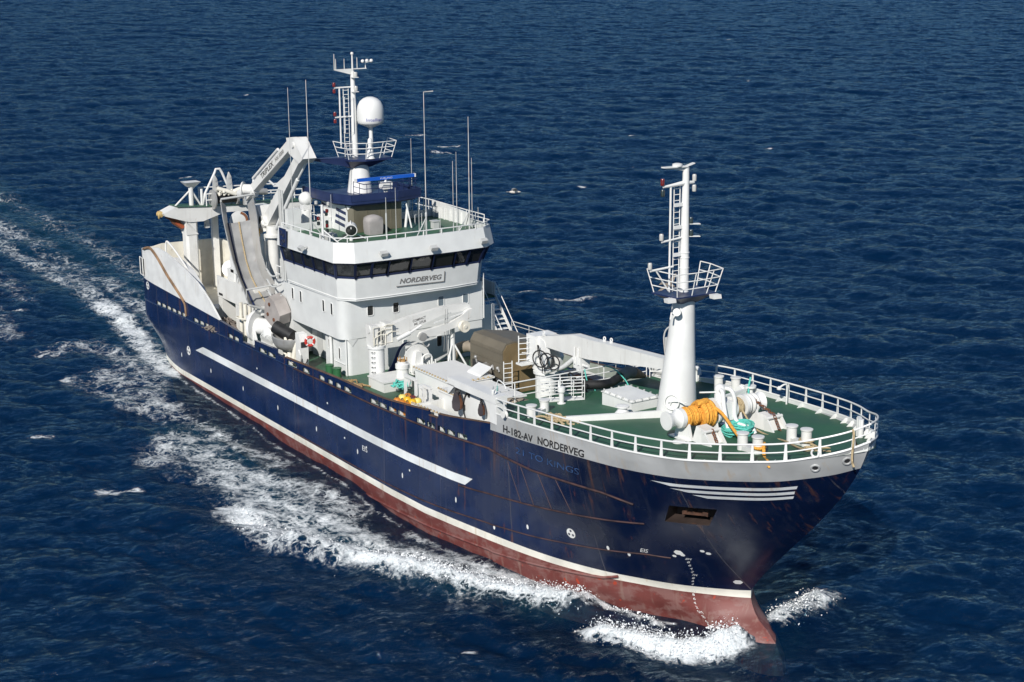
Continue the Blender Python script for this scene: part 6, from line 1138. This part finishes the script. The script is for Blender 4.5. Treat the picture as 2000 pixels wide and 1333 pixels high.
loose(m, 'mooring_rope', R_TAN, L2_, 'tan rope running from the windlass across the green foredeck to the bow', 'rope')
m = MB(); L3_ = np.array((3.3,.35,zd(3.3)))
m.torus((-.4,0,.2), (0,0,1), .3, .06, 18, 6)
P = [(-.1,.0,.1),(.5,-.1,.08),(.9,-.35,.12),(1.2,-.2,.1),(.95,.1,.14),(.6,-.15,.16),(1.1,-.5,.12),(1.6,-.3,.15),(2.2,-.3,.28),(2.9,-.4,.5),(2.6,-.9,.42),(2.0,-1.0,.25),(1.5,-1.3,.2),(2.3,-1.5,.32)]
m.tube(smoothpath(P, 5), .065, 7); m.tube(smoothpath([(.2,-.3,.08),(.7,-.5,.1),(.5,-.8,.08),(.1,-.55,.1),(.45,-.3,.14)], 4), .06, 7)
loose(m, 'mooring_rope', R_TAN, L3_, 'knotted tan mooring rope coming off the port bow bollard', 'rope')
m = MB(); p = fwd(.925, 1.0, -1); L4_ = np.array(p); m.tube(smoothpath([(-.5,.9,-.35),(-.25,.35,.3),(0,0,.80),(.12,-.05,.6),(.12,-.1,-.4),(.2,-.05,-.75)], 4), .05, 6)
loose(m, 'heaving_line', R_TAN, L4_, 'tan line hanging over the bow rail at the tip of the bow', 'rope')
m = MB(); L5_ = np.array((-1.25,.05,zd(-1.25))); rg_ = random.Random(4)
for i in range(44):
    a = rg_.uniform(0, 6.28); rr_ = rg_.uniform(.30,.70); m.torus((rg_.uniform(-.12,.12), rg_.uniform(-.14,.14), .04+.009*i), (rg_.uniform(-.25,.25), rg_.uniform(-.25,.25), 1), rr_, .035, 20, 5)
m.tube(smoothpath([(-.6,-.3,.05),(-.2,-.7,.05),(.3,-.75,.05),(.1,-.5,.06),(-.4,-.6,.05)], 4), .04, 6)
loose(m, 'rope_coil', R_TEAL, L5_, 'coil of turquoise rope lying on deck beside the windlass', 'rope')
m = MB(); L6_ = np.array((-9.4,-4.3,zd(-9.4)))
for i in range(13):
    y0 = rg_.uniform(-.9,.1); x0 = rg_.uniform(-.9,.3); P = [(x0,y0,.06)]
    for k in range(6): x0 += rg_.uniform(-.08,.30); y0 += rg_.uniform(-.16,.24); P.append((x0,y0,.06+rg_.uniform(0,.10)))
    m.tube(smoothpath(P, 4), .055, 6)
loose(m, 'rope_coil', R_TAN, L6_, 'untidy heap of tan rope behind the aft starboard bollard of the foredeck', 'rope')
rope('rope_end', [(-8.6,-3.0,zd(-8.6)+.06),(-8.2,-2.6,zd(-8.2)+.07),(-8.35,-2.2,zd(-8.3)+.06),(-7.9,-1.9,zd(-7.9)+.06),(-8.3,-2.5,zd(-8.3)+.1),(-8.0,-2.2,zd(-8)+.06)], .035, R_TEAL, 'loose turquoise rope end trailing from the heap of tan rope', 'rope', (-8.3,-2.4,zd(-8.3)))
m = MB(); lo = np.array((-13.1,5.0,zd(-13))); m.tube(smoothpath([(6.15,.55,.95),(6.2,.5,.5),(6.25,.35,.35)], 3), .05, 6)
lo = np.array((-6.75,5.5,zd(-6.8))); m = MB(); m.tube(smoothpath([(-.2,.3,.95),(-.15,.15,.5),(0,.0,.05),(.1,-.2,.04)], 4), .05, 6); loose(m, 'rope_end', R_TEAL, lo, 'turquoise rope end hanging from the port roller fairlead', 'rope')
m = MB(); lo = np.array((-13.1,-5.7,6.9))
for k in range(7): m.tube(smoothpath([(-.1-.14*k,.1+.1*k,.95),(-.05-.16*k,.15+.1*k,.6),(-.12-.15*k,.05+.1*k,.25),(-.1-.13*k,.15+.1*k,.02-.02*k)], 3), .035, 5)
loose(m, 'rope_hank', rope_mat('pale_teal_rope', (.30,.52,.48), (.15,.36,.34)), lo, 'hank of pale turquoise rope hung on the aft corner of the starboard foredeck rail', 'rope')
m = MB(); lo = np.array((-13.75,1.5,6.75)); m.tube(smoothpath([(-.3,-1.6,.3),(-.1,-1.0,.32),(.2,-.3,.3),(.15,.3,.26),(.05,.8,.36),(-.02,1.2,.46)], 5), .24, 14, mi=0); m.tube([(-.02,1.15,.45),(-.15,1.75,.55),(-.2,2.25,.45)], [.32,.35,.30], 16, mi=1); m.tube([(-.2,2.2,.45),(-.1,2.9,.18)], [.34,.10], 12, mi=2); m.tube(smoothpath([(-.3,-1.5,.5),(-.5,-1.9,.9),(-.1,-2.0,1.1),(.1,-1.7,.6),(.2,-1.2,.05)], 4), .05, 6, mi=0)
loose(m, 'suction_hose', [BLACK, paint('hose_sleeve', (.30,.27,.22), .7, .3), paint('hose_nozzle', (.42,.27,.15), .7, .4, rust=.8)], lo, 'black rubber fish hose with a tan sleeve lying along the aft rail of the foredeck', 'hose')
m = MB(); m.tube(smoothpath([(-.5,.4,1.1),(0,.75,.95),(.5,1.1,.4),(.7,1.2,.0)], 4), .035, 6); m.tube(smoothpath([(-.45,-.9,1.1),(-.3,-.85,.5),(.0,-.8,.35),(.1,-.6,.02)], 4), .035, 6); loose(m, 'lashing', R_TEAL, (-13.75,1.5,6.72), 'turquoise lashing over the black hose at the aft rail', 'rope')
# blocks hanging under the gallows
def hblock(lo, s, label, rot=0.0):
    m = MB(); ux = np.array((math.cos(rot), math.sin(rot), 0)); uy = np.array((-math.sin(rot), math.cos(rot), 0)); z = np.array((0,0,1.0))
    def P(a, h, o): return ux*a*s+z*h*s+uy*o*s
    root = loose_root('hanging_block', lo, label, 'block', 'rusty blocks hung under the gallows')
    b = MB()
    for o in (-.17,.11): b.prism([P(-.14,-.75,o),P(.14,-.75,o),P(.30,-1.35,o),P(.28,-1.75,o),P(.10,-1.95,o),P(-.10,-1.95,o),P(-.28,-1.75,o),P(-.30,-1.35,o)], uy*.06*s)
    part(b, 'cheek', paint('block_steel', (.055,.045,.05), .6, .4, rust=.9) if 'block_steel' not in MATS else MATS['block_steel'], root, None, 0)
    b = MB(); b.cyl(P(0,-1.5,-.11), P(0,-1.5,.11), .30*s, n=20); b.prism([P(.20,-.9,-.12),P(.34,-1.4,-.12),P(.31,-1.8,-.12),P(.16,-1.85,-.12)], uy*.24*s); part(b, 'sheave', RUST, root)
    b = MB(); b.torus(P(0,-.68,0), uy, .13*s, .045*s, 14, 6); b.torus(P(0,-.44,0), ux, .13*s, .045*s, 14, 6); b.torus(P(0,-.20,0), uy, .13*s, .045*s, 14, 6); b.lathe(P(0,-.62,0), (0,0,1), [(.06*s,0),(.11*s,.05*s),(.11*s,.2*s),(.06*s,.25*s)], 10); part(b, 'shackle', MATS['dark_steel'], root)
    return root
hblock((-16.3,-6.05,7.75), .82, 'large rusty trawl block hanging at the aft end of the white gallows', .5)
r_ = hblock((-14.0,-6.0,7.5), .55, 'small rusty block hanging in front of the round white door', .4)
m = MB(); m.tube([(-.4,.3,-.4),(-.75,.35,-1.1)], .035, 6); m.tube([(.35,.3,-.4),(.55,.35,-1.1)], .035, 6)
root = loose_root('hanging_block', (-57.0,-5.35,10.9), 'rust red steel block hanging from the outer end of the stern gantry', 'block')
b = MB(); b.cyl((-.15,-.35,-.1),(.15,-.35,-.1), .28, n=16); b.prism([(-.14,-.5,-.1),(-.14,-.1,-.05),(-.14,.75,-.95),(-.14,.5,-1.2),(-.14,-.1,-.75)], (.28,0,0)); part(b, 'cheek', RUST, root, None, 0)
b = MB(); b.prism([(-.16,.1,-.55),(-.16,.75,-1.0),(-.16,.6,-1.15),(-.16,.05,-.75)], (.32,0,0)); part(b, 'wear_plate', paint('red_oxide', (.28,.06,.02), .7, .3), root, None, 0)
root = loose_root('hanging_block', (-57.0,-2.85,10.55), 'small pale block hanging under the stern gantry beam', 'block')
b = MB(); b.tube([(0,0,0),(0,.05,-.3)], .05, 6); b.box(-.12,.12,-.12,.2,-.95,-.4); part(b, 'cheek', GREYW, root, None, 0); b = MB(); b.cyl((-.1,.05,-.75),(.1,.05,-.75), .2, n=14); part(b, 'sheave', GREYM, root)
# rack of floats by the starboard bulwark
root = loose_root('float_rack', (-21.6,-6.1,4.7), 'brown rack for floats standing inside the starboard bulwark', 'rack')
b = MB()
for z in (.12,.62): b.tube([(-.75,-.5,z),(.85,-.5,z),(.85,.5,z),(-.75,.5,z)], .04, 6, True)
for x, y in ((-.75,-.5),(.85,-.5),(.85,.5),(-.75,.5)): b.tube([(x,y,-.1),(x,y,.66)], .04, 6)
b.box(-.75,.85,-.5,.5,-.02,.03); part(b, 'frame', paint('rack_brown', (.20,.15,.10), .7, .3, rust=.5), root)
cols = [[ORANGE,'orange'],[ORANGE,'orange'],[ORANGE,'orange'],[PALEY,'pale yellow'],[YELLOW,'yellow'],[YELLOW,'yellow'],[ORANGE,'orange'],[MAROON,'maroon'],[PALEY,'pale yellow']]
names = ['orange float at the aft outboard corner of the rack','orange float in the middle of the outboard row of the rack','orange float at the forward outboard corner of the rack','pale yellow float at the aft end of the middle row of the rack','bright yellow float at the centre of the rack','bright yellow float at the forward end of the middle row','orange float at the aft inboard corner of the rack','maroon float in the inboard row of the rack','pale yellow float at the forward inboard corner of the rack']
for k in range(9):
    x = -21.6-.5+.55*(k % 3); y = -6.42+.33*(k//3); z = 4.74
    rt_ = loose_root('fishing_float', (x,y,z), names[k], 'float', 'net floats standing in the rack')
    hh_ = .78+(.14 if k//3 else 0)
    b = MB(); b.lathe((0,0,0), (0,0,1), [(.12,0),(.20,.05),(.235,.16),(.235,hh_-.16),(.20,hh_-.06),(.13,hh_),(.06,hh_+.02)], 16); part(b, 'body', cols[k][0], rt_)
    b = MB(); b.torus((0,0,hh_+.06), (1,.3,0), .06, .025, 10, 5); part(b, 'eye', DARK, rt_)
m = MB(); rg2 = random.Random(9)
for i in range(16):
    x0, y0 = rg2.uniform(-.5,.3), rg2.uniform(-.4,.3); P = [(x0,y0,.05)]
    for k in range(5): x0 += rg2.uniform(-.25,.35); y0 += rg2.uniform(-.25,.35); P.append((x0,y0,.06+rg2.uniform(0,.25)))
    m.tube(smoothpath(P, 3), .045, 5)
loose(m, 'net_bundle', R_TEAL, (-25.6,-4.2,4.95), 'bundle of turquoise twine lying beside the white capstan', 'net')
m = MB()
for i in range(14):
    x0, y0 = rg2.uniform(-.9,.5), rg2.uniform(-.4,.4); P = [(x0,y0,.05)]
    for k in range(5): x0 += rg2.uniform(-.1,.35); y0 += rg2.uniform(-.2,.25); P.append((x0,y0,.06+rg2.uniform(0,.12)))
    m.tube(smoothpath(P, 3), .05, 5)
loose(m, 'rope_coil', rope_mat('brown_rope', (.36,.24,.11), (.20,.13,.07)), (-29.6,-5.6,4.42), 'brown rope strewn on deck below the house corner inside the starboard bulwark', 'rope')
m = MB(); m.tube(smoothpath([(-1.0,-.2,.06),(-.5,.1,.08),(.2,-.3,.08),(.9,-.1,.06),(1.3,-.5,.1)], 5), .06, 7); m.tube(smoothpath([(-.8,.0,.06),(-.2,-.25,.1),(.5,-.1,.08),(1.0,-.4,.06)], 5), .06, 7)
loose(m, 'hydraulic_hose', paint('blue_hose_deck', (.015,.05,.22), .5, .2), (-28.8,-5.5,4.42), 'blue hose lying on deck beside the stores crane pedestal', 'hose')
# lifebuoy, fire extinguisher
rt_ = loose_root('lifebuoy', (-33.95,-5.9,6.2), 'red lifebuoy with white bands beside the control stand', 'lifebuoy'); b = MB(); b.torus((0,0,0), (.9,-.4,0), .26, .09, 22, 8); part(b, 'ring', RED, rt_); b = MB()
for a in (.8,2.4,3.9,5.5): b.torus((0,0,0), (.9,-.4,0), .26, .095, 4, 8, a-.14, a+.14)
part(b, 'band', CLEAN, rt_)
m = MB(); m.lathe((0,0,0), (0,0,1), [(.14,0),(.16,.04),(.16,.5),(.08,.62),(.06,.7)], 14); loose(m, 'gas_bottle', RED, (-46.9,-4.9,4.3), 'red gas bottle standing in the green doorway by the winch', 'gas bottle')
# net heaped inside the after bulwark
m = MB(); rg3 = random.Random(2)
for i in range(70):
    x0, y0 = rg3.uniform(-1.2,1.0), rg3.uniform(-.9,.9); z0 = .55*math.exp(-(x0*x0+y0*y0)); P = [(x0,y0,z0*.6)]
    for k in range(4): x0 += rg3.uniform(-.3,.3); y0 += rg3.uniform(-.3,.3); P.append((x0,y0,.05+.9*math.exp(-(x0*x0+y0*y0))+rg3.uniform(0,.12)))
    m.tube(smoothpath(P, 3), .05, 5)
loose(m, 'net_bundle', rope_mat('grey_net', (.20,.17,.15), (.09,.08,.075)), (-46.9,-6.1,4.2), 'heap of grey brown netting inside the bulwark below the white winch house', 'net')
# gulls riding the wind near the ship
GULLG = paint('gull_grey', (.20,.17,.14), .8, .2); GULLW = paint('gull_white', (.55,.52,.48), .8, .1)
def gull(name, loc, yaw, label, dark, roll=.3, s=1.0):
    root = bpy.data.objects.new('gull', None); col.objects.link(root); root.matrix_world = SHIP @ Matrix.Translation(Vector(loc)) @ Matrix.Rotation(yaw, 4, 'Z') @ Matrix.Rotation(roll, 4, 'X'); tag(root, label, 'bird', 'gulls flying beside the ship')
    b = MB(); b.lathe((-.30*s,0,0), (1,0,0), [(.01,0),(.05*s,.06*s),(.085*s,.2*s),(.09*s,.3*s),(.07*s,.42*s),(.05*s,.48*s),(.055*s,.54*s),(.03*s,.6*s),(.012*s,.66*s)], 14)
    b.prism([(-.28*s,-.03*s,.0),(-.28*s,.03*s,0),(-.45*s,.10*s,0),(-.45*s,-.10*s,0)], (0,0,.012))
    for q in (-1, 1):
        V = []
        for y, xa, xb, z in ((.05,.12,-.10,.02),(.25,.16,-.06,.09),(.45,.10,-.08,.12),(.65,-.02,-.13,.08),(.78,-.12,-.17,.03)): V += [(xa*s, q*y*s, z*s), ((xa+xb)/2*s, q*y*s, (z+.018)*s), (xb*s, q*y*s, z*s), ((xa+xb)/2*s, q*y*s, (z-.01)*s)]
        b.add(V, [(4*i+j, 4*i+(j+1) % 4, 4*i+4+(j+1) % 4, 4*i+4+j) for i in range(4) for j in range(4)]+[(16,17,18,19)])
    part(b, 'body', dark, root, None, 60)
gull('gull', (-9.5,2.4,13.0), .2, 'brown gull flying just behind the foremast below its platform', GULLG, .5, 1.2)
gull('gull', (-31.0,7.2,14.6), 1.0, 'grey gull gliding past the whip aerials of the bridge top', GULLW, -.3, 1.1)
